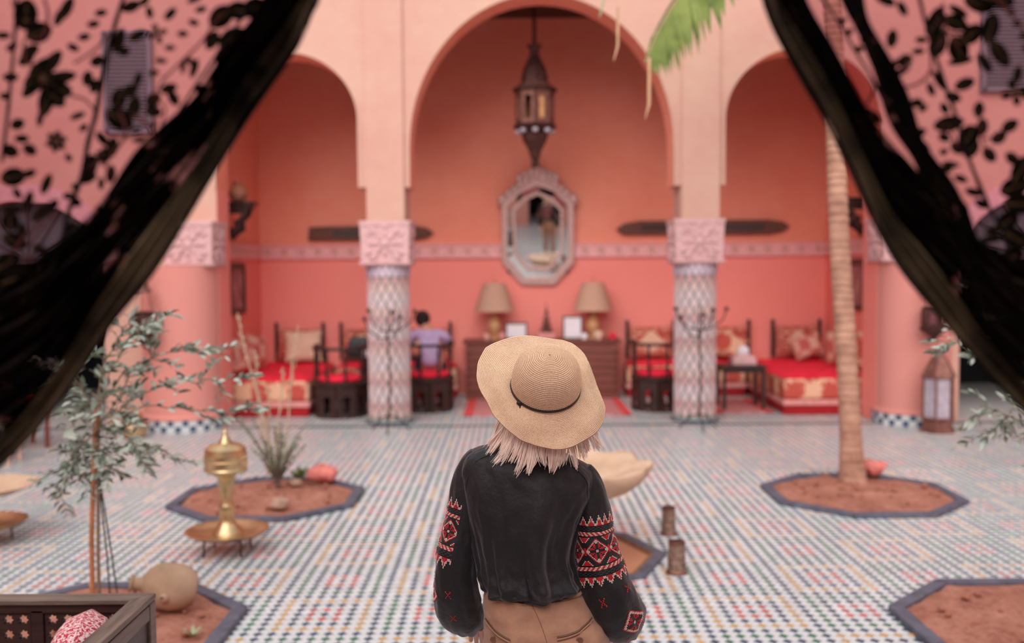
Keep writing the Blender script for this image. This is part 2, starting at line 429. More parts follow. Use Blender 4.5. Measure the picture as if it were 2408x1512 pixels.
# ---- round end pillars with tiled feet
def end_pillar(cx, r, label, cap_x):
    t = thing('end_pillar', label, 'pillar', (cx, FY0 + .01, 0))
    t['kind'] = 'structure'
    MB().lathe([(r, .16), (r, 1.90)], 40).build('shaft', M['pillar'], t, smooth=True)
    MB().lathe([(r + .035, .13), (r + .035, .165), (r, .19)], 40, cap=False).build('foot_moulding', M['pillar'], t, smooth=True)
    MB().lathe([(r + .03, 0), (r + .03, .14)], 40).build('tile_backing', M['t_white'], t, smooth=True)
    tl = None; n = 36
    for row in range(2):
        for i in range(n):
            if (i + row) % 2: continue
            a = 2 * PI * i / n
            if math.sin(a) > .3: continue
            if tl is None:
                tl = MB().box((0, 0, 0), (.008, .066, .062)).build('tile', M['t_blue'], t)
                o = tl
            else: o = share(tl, 'tile', t)
            o.location = ((r + .031) * math.cos(a), (r + .031) * math.sin(a), .036 + row * .068); o.rotation_euler = (0, 0, a)
    capital(t, cap_x, .30, .50)
    return t
def capital(t, ox, hw, depth_scale=1.0, z0=1.885, z1=2.41):
    mb = MB(); h = z1 - z0; oy = 0
    rings = []
    for f, k in ((0, .90), (.05, .93), (.07, .90), (.93, .96), (.95, 1.0), (1, 1.0)):
        w = hw * k; rings.append([(ox - w, -w + oy, z0 + h * f), (ox + w, -w + oy, z0 + h * f), (ox + w, w + oy, z0 + h * f), (ox - w, w + oy, z0 + h * f)])
    mb.loft(rings); cp = mb.build('capital', M['carved'], t, bevel=.01)
    for face in range(3):
        cv = MB()
        rot = Matrix.Rotation((0, PI / 2, -PI / 2)[face], 3, 'Z')
        def put(c, r, ang):
            R2 = Matrix.Rotation(ang, 3, 'Y')
            cv.ball(rot @ Vector((c[0], -hw * .95, c[1])) + Vector((ox, oy, (z0 + z1) / 2)), r, 10, 6, 0, rot @ R2)
        s = hw / .30
        put((0, 0), (.055 * s, .022, .055 * s), 0)
        for k in range(8):
            a = k * PI / 4; put((.10 * s * math.cos(a), .10 * s * math.sin(a)), (.055 * s, .02, .022 * s), -a)
        for k in range(4):
            a = PI / 4 + k * PI / 2
            put((.185 * s * math.cos(a), .2 * s * math.sin(a)), (.07 * s, .024, .032 * s), -a)
            put((.215 * s * math.cos(a) + .05 * s * math.cos(a + PI / 2), .2 * s * math.sin(a) + .05 * math.sin(a + PI / 2)), (.045 * s, .02, .018 * s), -a - .5)
            put((.215 * s * math.cos(a) - .05 * s * math.cos(a + PI / 2), .2 * s * math.sin(a) - .05 * math.sin(a + PI / 2)), (.045 * s, .02, .018 * s), -a + .5)
            put((.17 * s * math.cos(a - PI / 4), .19 * s * math.sin(a - PI / 4)), (.03 * s, .018, .03 * s), 0)
        cv.build('carving', M['carved'], cp, smooth=True)
        fr = MB()
        for sz in (-1, 1): fr.box(rot @ Vector((0, -hw * .95, sz * .225)) + Vector((ox, oy, (z0 + z1) / 2)), [abs(q) for q in (rot @ Vector((hw * 1.8, .03, .03)))])
        fr.build('carved_border', M['carved'], cp)
end_pillar(-3.89, .44, 'round coral pillar left of the red corner sofa with tiled foot', .18)
end_pillar(4.725, .42, 'round coral pillar beside the tall floor lantern, tiled foot', -.18)

# ---- mosaic columns
def mosaic_column(cx, label):
    t = thing('mosaic_column', label, 'column', (cx, 11.95, 0), 0, 'mosaic columns of the arcade')
    r = .243
    MB().lathe([(r + .02, .0), (r + .02, .03), (r, .05), (r, 1.885)], 40).build('shaft', M['t_tealdark'], t, smooth=True)
    MB().lathe([(r + .05, 0), (r + .05, .022), (r + .03, .03)], 40).build('base', M['slate'], t, smooth=True)
    n = 14; rows = 18; pz = .0935; hw = r * PI / n * .86; hh = pz * .88
    mats = [M['t_pink'], M['t_pale'], M['t_rose'], M['t_pale']]; src = {}
    def lozenge():
        mb = MB(); prof = [(0, -1), (.55, -.45), (1, 0), (.55, .45), (0, 1), (-.55, .45), (-1, 0), (-.55, -.45)]
        for k, dd in ((1, .0), (.86, .009)):
            for u, v in prof:
                a = u * hw * k / r; mb.v.append(((r + dd) * math.cos(a), (r + dd) * math.sin(a), v * hh * k))
        for i in range(8): mb.f.append((i, (i + 1) % 8, 8 + (i + 1) % 8, 8 + i)); mb.mi.append(0)
        mb.f.append(tuple(range(8, 16))); mb.mi.append(0)
        return mb
    for j in range(rows):
        for i in range(n):
            a = 2 * PI * (i + .5 * (j % 2)) / n; k = (j // 2 + (j % 2) * 2) % 4
            if k not in src: o = src[k] = lozenge().build('tile', mats[k], t)
            else: o = share(src[k], 'tile', t)
            o.location = (0, 0, .12 + j * pz); o.rotation_euler = (0, 0, a)
    b = MB(); b.lathe([(r + .004, 1.755), (r + .012, 1.76), (r + .012, 1.885), (r + .004, 1.89)], 40, cap=False); band = b.build('tile_band', M['t_pale'], t, smooth=True)
    sq = None
    for j in range(2):
        for i in range(20):
            a = 2 * PI * (i + .5 * j) / 20
            o = share(sq, 'tile', band) if sq else None
            if o is None:
                q = MB(); q.box((r + .014, 0, 0), (.008, .034, .05)); o = sq = q.build('tile', M['t_blue2'], band)
            o.location = (0, 0, 1.79 + j * .062); o.rotation_euler = (0, 0, a)
    capital(t, 0, .305)
    return t
M['t_tealdark'] = glaze('dark_teal_joint_tile', (.19, .23, .21), .2)
M['t_pale'] = glaze('pale_rosy_white_tile', (.62, .48, .50), .12)
M['t_lilac'] = glaze('dusty_lilac_tile', (.47, .38, .47), .2)
M['t_blue2'] = glaze('dusty_blue_tile', (.30, .28, .42), .3)
M['t_rose'] = glaze('dusty_rose_tile', (.52, .30, .30), .25)
mosaic_column(-1.48, 'mosaic column left of the straw hat, under the carved capital')
mosaic_column(2.20, 'mosaic column right of the straw hat, under the carved capital')

# ================================================================ FLOOR: diamond-set glazed tiles
PLANT = [(2.80, 7.93, .80, 'palm'), (-1.97, 7.93, .79, 'bush'), (-2.18, 5.0, .80, 'olive left'), (2.76, 4.93, .82, 'olive right')]
POOL = (.30, 6.30, .68)
FL = struct(MB().box((.35, 5.0, -.056), (16.0, 21.6, .1)).build('floor', M['grout']))
P = .0717
def tile_colour(i, j):
    a, b = i % 8, j % 8
    if a == 0 or b == 0: return 1
    d = max(abs(a - 4), abs(b - 4))
    if d == 3: return 3 if ((i // 8) + (j // 8)) % 2 else 2
    return {2: 1, 1: 4, 0: 1}[d]
TM = [M['t_white'], M['t_blue'], M['t_green'], M['t_yellow'], M['t_red']]
def proj(x, y):
    v = Vector((x, y, -CAM_H)); k = v.dot(fwd); return 1204 + 2341 * v.dot(rt) / k, 756 - 2341 * v.dot(up) / k
def in_pit(x, y, m=.0):
    for cx, cy, r, _ in PLANT:
        if (x - cx) ** 2 + (y - cy) ** 2 < (r * .90 - m) ** 2: return True
    return (x - POOL[0]) ** 2 + (y - POOL[1]) ** 2 < (POOL[2] * .9 - m) ** 2
near = []; V = []; Fc = []; MI = []
X0, Y0 = -1.877, 4.968
R2 = random.Random(3)
KA = .375                                     # coloured diamonds are smaller; the white pieces are squares with clipped corners
def tile_outline(c, k=1.0):
    if c:
        a = (KA * P - .0012) * k; return [(-a, 0), (0, -a), (a, 0), (0, a)]
    b = ((1 - KA) * P - .0012) * k; m = (P / 2 - .0009) * k; q = b - m
    return [(-m, -q), (-q, -m), (q, -m), (m, -q), (m, q), (q, m), (-q, m), (-m, q)]
OUT = {(c, k): tile_outline(c, k) for c in (0, 1) for k in (1.0, .92)}
def tile_geo(x, y, z, c, full):
    c = 1 if c else 0; top = [(x + u, y + v, z) for u, v in OUT[c, .92 if full else 1.0]]; n = len(top)
    if not full: return top, [tuple(range(n))]
    low = [(x + u, y + v, -.006) for u, v in OUT[c, 1.0]]
    return top + low, [tuple(range(n))] + [(n + i, n + (i + 1) % n, (i + 1) % n, i) for i in range(n)]
def lay(x, y, z, c, full):
    b = len(V); vs, fs = tile_geo(x, y, z, c, full); V.extend(vs)
    for f in fs: Fc.append(tuple(b + q for q in f)); MI.append(c)
for j in range(-111, 136):
    for i in range(-82, 146):
        for half in (0, 1):
            x = X0 + (i + .5 * half) * P; y = Y0 + (j + .5 * half) * P
            c = 0 if half else tile_colour(i, j); dz = R2.uniform(0, .0012)
            if 11.66 < y < 14.55 and LX < x < RX: lay(x, y, dz, c, False); continue       # loggia floor beyond the threshold
            if not (-7.55 < x < 8.2 and -2.9 < y < 11.55): continue
            if y > 3 and abs(x) > .62 * y + .6: continue
            if y < 2.4 and not (-1.5 < x < 3.2): continue
            if in_pit(x, y): continue
            if 4.6 < y < 5.6:
                u, v = proj(x, y)
                if 376 < u < 2400 and v < 1508 and not (1010 < u < 1525) and not in_pit(x, y, -.08): near.append((y, x, c)); continue
            lay(x, y, dz, c, 4 < y < 9)
near.sort(); src = {}
for n, (y, x, c) in enumerate(near):
    if n >= 295: lay(x, y, R2.uniform(0, .0012), c, True); continue
    if c not in src:
        q = MB(); q.add(*tile_geo(0, 0, 0, c, True)); o = src[c] = q.build('tile', TM[c], FL, fix=False)
    else: o = share(src[c], 'tile', FL)
    o.location = (x, y, R2.uniform(0, .0012))
me = bpy.data.meshes.new('far_tiles'); me.from_pydata(V, [], Fc); me.update()
for m in TM: me.materials.append(m)
me.polygons.foreach_set('material_index', MI)
ft = bpy.data.objects.new('far_tiles', me); COL.objects.link(ft); ft.parent = FL; ft['kind'] = 'stuff'
th = MB().box((.35, 11.605, -.002), (15.8, .085, .012)).build('threshold_strip', mat('dark_green_tile_strip', (.03, .055, .06), .35, scale=20), FL)
# ================================================================ LOGGIA FURNITURE AND WALL PIECES
def side_sofa(name, x0, x1, y0, y1, label):
    cx, cy = (x0 + x1) / 2, (y0 + y1) / 2; w, d = x1 - x0, y1 - y0
    t = thing(name, label, 'sofa', (cx, cy, 0), 0)
    MB().box((0, 0, .06), (w - .04, d - .04, .12)).build('plinth', M['red_plinth'], t, bevel=.01)
    MB().box((0, 0, .155), (w, d, .07)).build('trim_board', M['pink_stripe'], t, bevel=.012)
    MB().box((0, 0, .325), (w - .02, d - .02, .27)).build('mattress', M['damask'], t, bevel=.05)
    mb = MB(); n = 18; top = []
    for i in range(n + 1):
        for j in range(n + 1):
            u, v = -1 + 2 * i / n, -1 + 2 * j / n; k = ((1 - abs(u) ** 6) * (1 - abs(v) ** 6)) ** .5
            top.append((u * w * .485, v * d * .485, .455 + .05 * k + .006 * math.sin(7 * u + 3 * v)))
    mb.add(top, [(i * (n + 1) + j, (i + 1) * (n + 1) + j, (i + 1) * (n + 1) + j + 1, i * (n + 1) + j + 1) for i in range(n) for j in range(n)])
    mb.build('seat_cover', M['red_cloth'], t, smooth=True)
    return t
side_sofa('corner_sofa', -3.64, -2.54, 12.40, 14.08, 'crimson corner sofa with damask front beside the left pillar')
side_sofa('corner_sofa', 3.36, 4.56, 12.28, 14.08, 'crimson corner sofa behind the palm trunk with damask front')
side_sofa('back_sofa', -2.54, -.78, 14.10, 14.56, 'low damask sofa along the rear wall left of the desk')
side_sofa('back_sofa', 1.62, 3.34, 14.10, 14.56, 'low damask sofa along the rear wall right of the desk')
side_sofa('corner_bench', -3.64, -2.58, 14.10, 14.56, 'damask corner seat where left wall meets the rear wall')
side_sofa('corner_bench', 3.38, 4.56, 14.10, 14.56, 'damask corner seat behind the palm trunk at the rear wall')

def back_cushion(x, label, w=.72):
    t = thing('backrest', label, 'cushion', (x, 14.47, .522), 0, 'backrests along the rear wall')
    o = cushion_mesh(w, .46, .17).build('cover', M['medallion'], t, smooth=True, loc=(0, -.02, .24)); o.rotation_euler = (-.12, 0, 0)
    MB().box((-w / 2 - .02, .04, .28), (.045, .05, .55)).build('side_post', M['darkwood'], t, bevel=.005)
    MB().box((w / 2 + .02, .04, .28), (.045, .05, .55)).build('side_post', M['darkwood'], t, bevel=.005)
for x, l in ((-3.10, 'medallion backrest in the left rear corner'), (-2.16, 'medallion backrest behind the black bag'), (-1.24, 'medallion backrest behind the seated person'),
             (2.02, 'medallion backrest behind the right mosaic column'), (3.12, 'medallion backrest just right of the right mosaic column'), (4.15, 'medallion backrest above the crimson seat near the palm trunk')):
    back_cushion(x, l, .64)

def pillow(x, y, z, w, h, t, rx, ry, rz, m, label):
    o = cushion_mesh(w, h, t).build('throw_pillow', m, None, smooth=True, loc=(x, y, z)); o.rotation_euler = (rx, ry, rz)
    return tag(o, label, 'pillow', 'throw pillows on the sofas')
pillow(-3.47, 12.80, .745, .42, .42, .15, -.1, .12, 1.15, M['damask2'], 'rose throw pillow nearest the left pillar, leaning')
pillow(-3.44, 13.30, .755, .44, .44, .15, -.1, .12, 1.2, M['damask2'], 'rose throw pillow second from the left pillar, leaning')
pillow(-2.98, 14.18, .755, .52, .46, .18, -.35, 0, .2, M['cream'], 'round cream pillow in the left rear corner')
pillow(3.10, 14.12, .71, .46, .36, .2, -.5, .3, -.2, M['damask'], 'red and cream pillow slumped behind the side table')
pillow(4.20, 14.13, .72, .44, .36, .17, -.4, -.2, .1, M['damask2'], 'rose pillow behind the palm trunk')
pillow(4.38, 12.85, .765, .46, .46, .15, -.1, -.12, -1.1, M['damask'], 'cream and red pillow leaning by the right pillar')
pillow(4.40, 13.40, .755, .44, .44, .15, -.1, -.12, -1.15, M['damask2'], 'rose pillow leaning behind the one by the right pillar')

# ---- barrel chairs with keyhole openings
def keyhole(w, h):
    p = [(-w * .5, -h / 2), (w * .5, -h / 2), (w * .36, h * .02)]
    for i in range(9):
        a = -.5 + (PI + 1.0) * i / 8; p.append((w * .56 * math.cos(a), h * .24 + w * .56 * math.sin(a)))
    p.append((-w * .36, h * .02)); return p
def barrel_chair(loc, rz, label):
    t = thing('barrel_chair', label, 'chair', loc, rz, 'carved barrel chairs')
    r = .315; n = 8; ap = r * math.cos(PI / n); w = 2 * r * math.sin(PI / n) * .98; h = .42
    outer = resample([(-w / 2, -h / 2), (w / 2, -h / 2), (w / 2, h / 2), (-w / 2, h / 2)], 48)
    hole = resample([(u, v - .045) for u, v in keyhole(.095, .26)], 48)
    # align starts so that spokes do not cross
    def start(poly): k = max(range(len(poly)), key=lambda i: -poly[i][0] - poly[i][1]); return poly[k:] + poly[:k]
    outer, hole = start(outer), start(hole)
    mb = MB(); mb.holed(outer, hole, 0, .022, lambda u, v, d: (u, -d, v)); first = None
    for k in range(n):
        a = 2 * PI * (k + .5) / n; o = share(first, 'base_panel', t) if first else mb.build('base_panel', M['darkwood'], t)
        first = first or o
        o.location = (ap * math.cos(a - PI / 2), ap * math.sin(a - PI / 2), h / 2 + .0); o.rotation_euler = (0, 0, a)
    MB().lathe([(r + .02, .40), (r + .035, .41), (r + .035, .435), (r + .01, .455), (0.02, .455)], 24).build('seat_ring', M['darkwood'], t, smooth=True)
    MB().lathe([(.02, .45), (r - .04, .455), (r - .02, .485), (r - .06, .515), (.02, .525)], 24).build('seat_cushion', M['red_cloth'], t, smooth=True)
    arc = [(-.02 + (r + .0) * math.cos(a), (r + .0) * math.sin(a)) for a in [PI * (-1.12) + PI * 1.24 * i / 20 for i in range(21)]]
    arc = [((r + .01) * math.cos(a), (r + .01) * math.sin(a)) for a in [-PI * 1.10 + PI * 1.20 * i / 20 for i in range(21)]]
    rail = MB(); rail.loft([[(x * k, y * k, z) for k, z in ((.90, .845), (1.06, .845), (1.06, .885), (.90, .885))] for x, y in arc]); rail.build('top_rail', M['darkwood'], t, bevel=.006)
    sp = None
    for k in range(0, 21, 4):
        x, y = arc[k]
        if sp is None: o = sp = MB().lathe([(.020, 0), (.014, .05), (.022, .10), (.013, .2), (.022, .30), (.014, .35), (.020, .40)], 8).build('spindle', M['darkwood'], t, smooth=True)
        else: o = share(sp, 'spindle', t)
        o.location = (x * .97, y * .97, .448)
    for s in (0, -1):
        x, y = arc[s]; MB().ball((x, y, .88), (.045, .045, .03)).build('arm_knob', M['darkwood'], t, smooth=True)
    return t
c1 = barrel_chair((-2.17, 12.50, 0), 0, 'dark carved barrel chair left of the left mosaic column')
copy_tree(c1, (-1.10, 12.95, 0), .15, 'dark carved barrel chair the seated person sits on')
copy_tree(c1, (1.88, 12.88, 0), -.1, 'dark carved barrel chair half behind the right mosaic column')

# ---- low table with its tea things, black bag
t = thing('low_table', 'dark round table between the barrel chairs left of the desk', 'table', (-1.75, 13.45, 0))
MB().lathe([(.02, .63), (.48, .63), (.50, .645), (.50, .665), (.48, .68), (.02, .68)], 32).build('tabletop', M['darkwood'], t, smooth=True)
for k in range(4):
    a = PI / 4 + k * PI / 2; MB().tube([(.36 * math.cos(a), .36 * math.sin(a), 0), (.36 * math.cos(a), .36 * math.sin(a), .635)], .025, 8).build('leg', M['darkwood'], t)
def vessel(x, y, z, prof, m, label, cat, name):
    return tag(MB().lathe(prof, 20).build(name, m, None, smooth=True, loc=(x, y, z)), label, cat)
tp = thing('teapot', 'small white teapot on the low table by the left column', 'teapot', (-1.72, 13.20, .68))
MB().lathe([(.05, 0), (.08, .03), (.09, .07), (.07, .12), (.03, .14)], 18).build('body', M['white'], tp, smooth=True)
MB().lathe([(.045, .13), (.03, .155), (.012, .165), (.014, .185), (.004, .19)], 14).build('lid', M['white'], tp, smooth=True)
MB().tube([(.08, 0, .05), (.13, 0, .08), (.15, 0, .13)], [.018, .013, .009], 8).build('spout', M['white'], tp, smooth=True)
MB().tube([(-.08, 0, .11), (-.13, 0, .10), (-.13, 0, .05), (-.085, 0, .04)], .008, 8).build('handle', M['white'], tp, smooth=True)
for i, (x, y) in enumerate(((-1.93, 13.16), (-1.50, 13.24))):
    c = thing('tea_glass', ('white tea cup at the left end of the low table', 'white tea cup beside the left mosaic column, on the low table')[i], 'cup', (x, y, .68), 0, 'tea cups')
    MB().lathe([(.03, 0), (.045, .04), (.05, .09), (.046, .088), (.04, .04), (.02, .01)], 14, cap=False).build('cup', M['white'], c, smooth=True)
    MB().lathe([(.02, .0), (.07, .006), (.075, .014), (.02, .008)], 16).build('saucer', M['white'], c, smooth=True)
b = thing('handbag', 'black handbag on the low table behind the left barrel chair', 'bag', (-2.08, 13.50, .68))
MB().loft([[(x * k, y * k2, z) for x, y in ((-.16, -.06), (.16, -.06), (.16, .06), (-.16, .06))] for k, k2, z in ((1, 1, 0), (1.02, 1.05, .05), (.85, .8, .18), (.62, .3, .25))]).build('body', M['black'], b, bevel=.02)
MB().tube([(.09 * math.cos(a), 0, .24 + .07 * math.sin(a)) for a in [PI * i / 10 for i in range(11)]], .008, 8).build('handle', M['black'], b, smooth=True)

# ---- seated person in a lilac shirt, back to the courtyard, bent over the table
def skinmesh(name, verts, edges, rad, m, parent, sub=2, root=0):
    me = bpy.data.meshes.new(name); me.from_pydata(verts, edges, []); me.update(); me.materials.append(m)
    o = bpy.data.objects.new(name, me); COL.objects.link(o); o.parent = parent
    s = o.modifiers.new('skin', 'SKIN'); s.use_smooth_shade = True
    if not me.skin_vertices: me.skin_vertices.new()
    for i, r in enumerate(rad):
        d = me.skin_vertices[0].data[i]; d.radius = r if isinstance(r, tuple) else (r, r); d.use_root = (i == root)
    ss = o.modifiers.new('subdivision', 'SUBSURF'); ss.levels = sub; ss.render_levels = sub
    return o
M['skin'] = mat('fair_skin', (.66, .36, .27), .55, var=.06, scale=10)
M['skin2'] = mat('tanned_skin', (.62, .28, .19), .55, var=.06, scale=10)
M['lilac'] = mat('lilac_shirt_cloth', (.50, .36, .58), .9, var=.15, scale=7, bump=.3, bscale=20)
M['darkhair'] = mat('dark_brown_hair', (.022, .010, .010), .5, scale=20)
M['denim'] = mat('dark_denim', (.03, .035, .07), .9, scale=12)
sp = thing('person', 'person in a lilac shirt seated with dark hair tied up, bending over the table', 'person', (-1.07, 12.98, 0))
skinmesh('body', [(0, 0, .60), (0, .04, .80), (-.03, .10, .98), (-.08, .16, 1.08), (-.12, .20, 1.17),
                  (-.22, .12, .98), (-.30, .26, .80), (-.34, .46, .74), (.17, .12, .97), (.22, .28, .80), (.05, .46, .74),
                  (-.10, .10, .56), (-.14, .46, .55), (-.14, .48, .10), (.10, .10, .56), (.12, .46, .55), (.12, .48, .10), (-.14, .58, .05), (.12, .58, .05), (-.40, .56, .73), (-.02, .56, .73)],
         [(0, 1), (1, 2), (2, 3), (3, 4), (2, 5), (5, 6), (6, 7), (7, 19), (2, 8), (8, 9), (9, 10), (10, 20), (0, 11), (11, 12), (12, 13), (13, 17), (0, 14), (14, 15), (15, 16), (16, 18)],
         [(.13, .10), (.12, .09), (.12, .08), .05, (.085, .10), .055, .042, .032, .055, .042, .032, .08, .06, .045, .08, .06, .045, .04, .04, .03, .03], M['skin2'], sp)
skinmesh('shirt', [(0, -.01, .54), (0, .03, .80), (-.03, .10, 1.0), (-.23, .12, .98), (-.29, .22, .85), (.18, .12, .97), (.22, .24, .84)],
         [(0, 1), (1, 2), (2, 3), (3, 4), (2, 5), (5, 6)], [(.165, .13), (.155, .12), (.13, .085), .075, .07, .075, .07], M['lilac'], sp)
skinmesh('trousers', [(0, .0, .56), (-.10, .12, .57), (-.14, .46, .56), (-.14, .48, .14), (.10, .12, .57), (.12, .46, .56), (.12, .48, .14)],
         [(0, 1), (1, 2), (2, 3), (0, 4), (4, 5), (5, 6)], [(.16, .11), .095, .075, .06, .095, .075, .06], M['denim'], sp)
hb = MB(); hb.ball((-.115, .185, 1.19), (.105, .112, .112), 16, 10); hb.ball((-.10, .09, 1.25), (.062, .055, .055), 12, 8); hb.build('hair', M['darkhair'], sp, smooth=True)

# ---- desk with cloth, lamps and small things
t = thing('reception_desk', 'brown panelled desk below the mirror, partly behind the straw hat', 'desk', (.42, 14.18, 0))
MB().box((0, 0, .40), (2.14, .50, .80)).build('body', M['redwood'], t, bevel=.01)
MB().box((0, 0, .815), (2.24, .58, .035)).build('desktop', M['redwood'], t, bevel=.008)
for k in range(4): MB().box((-.79 + k * .527, -.258, .40), (.46, .02, .62)).build('front_panel', M['redwood'], t, bevel=.008)
for k in range(6): MB().box((0, -.275, .14 + k * .105), (2.10, .012, .022)).build('moulding', M['brown_wood'], t, bevel=.004)
M['shade'] = mat('tan_lamp_shade', (.52, .30, .215), .9, var=.08, scale=30)
M['pot'] = mat('ochre_ceramic', (.58, .30, .14), .4, var=.2, scale=8)
for x, l in ((-.25, 'table lamp with tan shade left of the mirror'), (1.16, 'table lamp with tan shade right of the mirror')):
    t = thing('table_lamp', l, 'lamp', (x, 14.22, .834), 0, 'pair of table lamps on the desk')
    MB().lathe([(.09, 0), (.09, .02), (.04, .035), (.05, .06), (.095, .14), (.10, .20), (.06, .29), (.03, .33), (.03, .37)], 24).build('base', M['pot'], t, smooth=True)
    MB().lathe([(.285, .40), (.16, .80), (.155, .80), (.28, .40)], 32, cap=False).build('lamp_shade', M['shade'], t, smooth=True)
    MB().tube([(0, 0, .36), (0, 0, .83)], .008, 6).build('stem', M['brass'], t)
    MB().ball((0, 0, .845), .016).build('finial', M['brass'], t, smooth=True)
    sp_ = MB()
    for k in range(3): a = 2 * PI * k / 3; sp_.tube([(0, 0, .79), (.157 * math.cos(a), .157 * math.sin(a), .79)], .003, 5)
    sp_.build('shade_spider', M['brass'], t)
M['frame_dark'] = mat('dark_picture_frame', (.08, .035, .035), .5)
for x, z, w, h, l in ((.06, .834, .31, .24, 'wide framed card standing on the desk, left of the ornament'), (.86, .834, .28, .33, 'tall framed card standing on the desk, right of the ornament')):
    t = thing('framed_card', l, 'picture frame', (x, 14.12, z), 0, 'framed cards on the desk')
    k = MB(); th_ = .022
    for s in (-1, 1): k.box((s * (w / 2 - th_ / 2), 0, h / 2), (th_, .02, h)); k.box((0, 0, h / 2 + s * (h / 2 - th_ / 2)), (w, .02, th_))
    k.build('frame', M['frame_dark'], t); MB().box((0, .002, h / 2), (w - .03, .008, h - .03)).build('card', M['white'], t)
    MB().box((0, .06, h * .4), (.04, .12, .015), Matrix.Rotation(.9, 3, 'X')).build('easel_back', M['frame_dark'], t)
t = thing('tiered_ornament', 'tall tiered metal ornament between the two framed cards', 'ornament', (.49, 14.15, .834))
MB().box((0, 0, .05), (.24, .16, .10)).build('plinth', M['pink_stripe'], t, bevel=.01)
MB().lathe([(.09, .10), (.10, .13), (.05, .17), (.075, .20), (.035, .25), (.055, .28), (.022, .34), (.03, .37), (.008, .45), (.002, .52)], 12).build('spire', M['bronze'], t, smooth=True)
for i, (x, y, r, m, l) in enumerate(((-.36, 14.05, .05, 'damask2', 'small rose bowl at the left end of the desk'), (-.14, 14.02, .06, 'pink_stripe', 'rose box-like jar by the left table lamp'), (1.02, 14.02, .05, 'white', 'small white jar by the tall framed card'), (1.22, 14.02, .07, 'cream', 'cream dish by the right table lamp'), (1.42, 14.05, .05, 'red_cloth', 'small red bowl at the right end of the desk'))):
    vessel(x, y, .832, [(r * .6, 0), (r, r * .7), (r * .95, r * 1.4), (r * .7, r * 1.7), (.004, r * 1.9)], M[m], l, 'jar', 'desk_jar')

# ---- mirror with carved inlaid frame
t = thing('wall_mirror', 'tall octagonal mirror with a carved crested silver frame', 'mirror', (.385, 14.50, 2.42))
t.rotation_euler = (math.radians(5.2), 0, math.radians(-2.2))
oc = [(-.24, -.82), (.24, -.82), (.52, -.50), (.52, .38), (.30, .60), (0, .72), (-.30, .60), (-.52, .38), (-.52, -.50)]
md = [(u * .84, v * .86) for u, v in oc]; inn = [(u * .66, v * .70) for u, v in oc]
def up2(p, n=48): return resample(p, n)
n8 = 8
k = MB(); k.holed(oc, md, 0, .05, lambda u, v, d: (u, -d, v)); k.build('outer_frame', M['silver'], t, bevel=.008)
gl = NT('mirror_glass'); gl.base((.86, .87, .86)); gl.fin(.015, 1.0); M['mirror'] = gl.m
k = MB()
for i in range(9):
    a, b = md[i], md[(i + 1) % 9]; c, d = inn[(i + 1) % 9], inn[i]
    o = MB().add([(a[0], -.030, a[1]), (b[0], -.030, b[1]), (c[0], -.034, c[1]), (d[0], -.034, d[1])], [(0, 1, 2, 3)]).build('border_pane', M['mirror'], t)
k = MB(); k.holed([(u * 1.06, v * 1.06) for u, v in inn], [(u * .94, v * .95) for u, v in inn], .02, .05, lambda u, v, d: (u, -d, v)); k.build('inner_frame', M['silver'], t, bevel=.005)
k = MB(); k.add([(u, -.034, v) for u, v in inn], [tuple(range(9))]); k.build('mirror_glass', M['mirror'], t)
MB().box((0, .012, -.05), (.9, .02, 1.2)).build('backboard', M['darkwood'], t)
cr = MB()
for i in range(13):
    f = -1 + 2 * i / 12; x = .50 * f; z = .76 - .34 * abs(f) ** 1.3
    cr.ball((x, -.03, z), (.065, .035, .075), 10, 6)
for i in range(7):
    f = -1 + i / 3; cr.ball((.26 * f, -.035, .84 - .12 * abs(f)), (.055, .03, .07), 10, 6)
cr.ball((0, -.035, .93), (.05, .03, .06), 10, 6)
for s in (-1, 1): cr.ball((s * .53, -.03, .40), (.05, .035, .08), 10, 6)
cr.build('crest', M['silver'], t, smooth=True)

# ---- hanging lantern under the big arch
t = thing('hanging_lantern', 'large bronze lantern hanging on a chain in the middle arch', 'lantern', (.31, 12.85, 3.12)); L = M['lantern']
MB().lathe([(.006, 0), (.045, .02), (.055, .07), (.035, .10), (.06, .13), (.08, .22), (.155, .36), (.17, .44), (.155, .47)], 8).build('pendant', L, t)
MB().lathe([(.15, .46), (.26, .50), (.285, .53), (.26, .56), (.2, .56)], 8).build('lower_rim', L, t)
for k in range(8):
    a = 2 * PI * k / 8; c = Vector((.215 * math.cos(a), .215 * math.sin(a), .47)); MB().ball(c, (.042, .042, .035), 10, 6).build('boss', M['glass_pale'], t, smooth=True)
pn = MB(); ou = [(-.085, -.2), (.085, -.2), (.085, .2), (-.085, .2)]; pn.holed(ou, [(u * .5, v * .72) for u, v in ou], 0, .02, lambda u, v, d: (u, -d, v)); f1 = None
for k in range(8):
    a = 2 * PI * (k + .5) / 8; o = share(f1, 'side_panel', t) if f1 else pn.build('side_panel', M['bronze'], t); f1 = f1 or o
    o.location = (.215 * math.cos(a - PI / 2), .215 * math.sin(a - PI / 2), .76); o.rotation_euler = (0, 0, a)
    if k % 2 == 0:
        g = MB().box((0, .01, 0), (.08, .006, .29)).build('pane', M['pot'], t, loc=o.location); g.rotation_euler = (0, 0, a)
MB().lathe([(.20, .95), (.275, .96), (.285, .99), (.275, 1.02), (.2, 1.04)], 8).build('upper_rim', L, t)
MB().lathe([(.19, 1.03), (.2, 1.07), (.17, 1.09)], 8).build('collar', M['bronze'], t)
MB().lathe([(.17, 1.08), (.165, 1.16), (.14, 1.27), (.085, 1.38), (.055, 1.44), (.06, 1.50), (.10, 1.56), (.085, 1.56), (.03, 1.54), (.02, 1.7)], 8).build('crown', L, t)
ch = MB(); lk = None
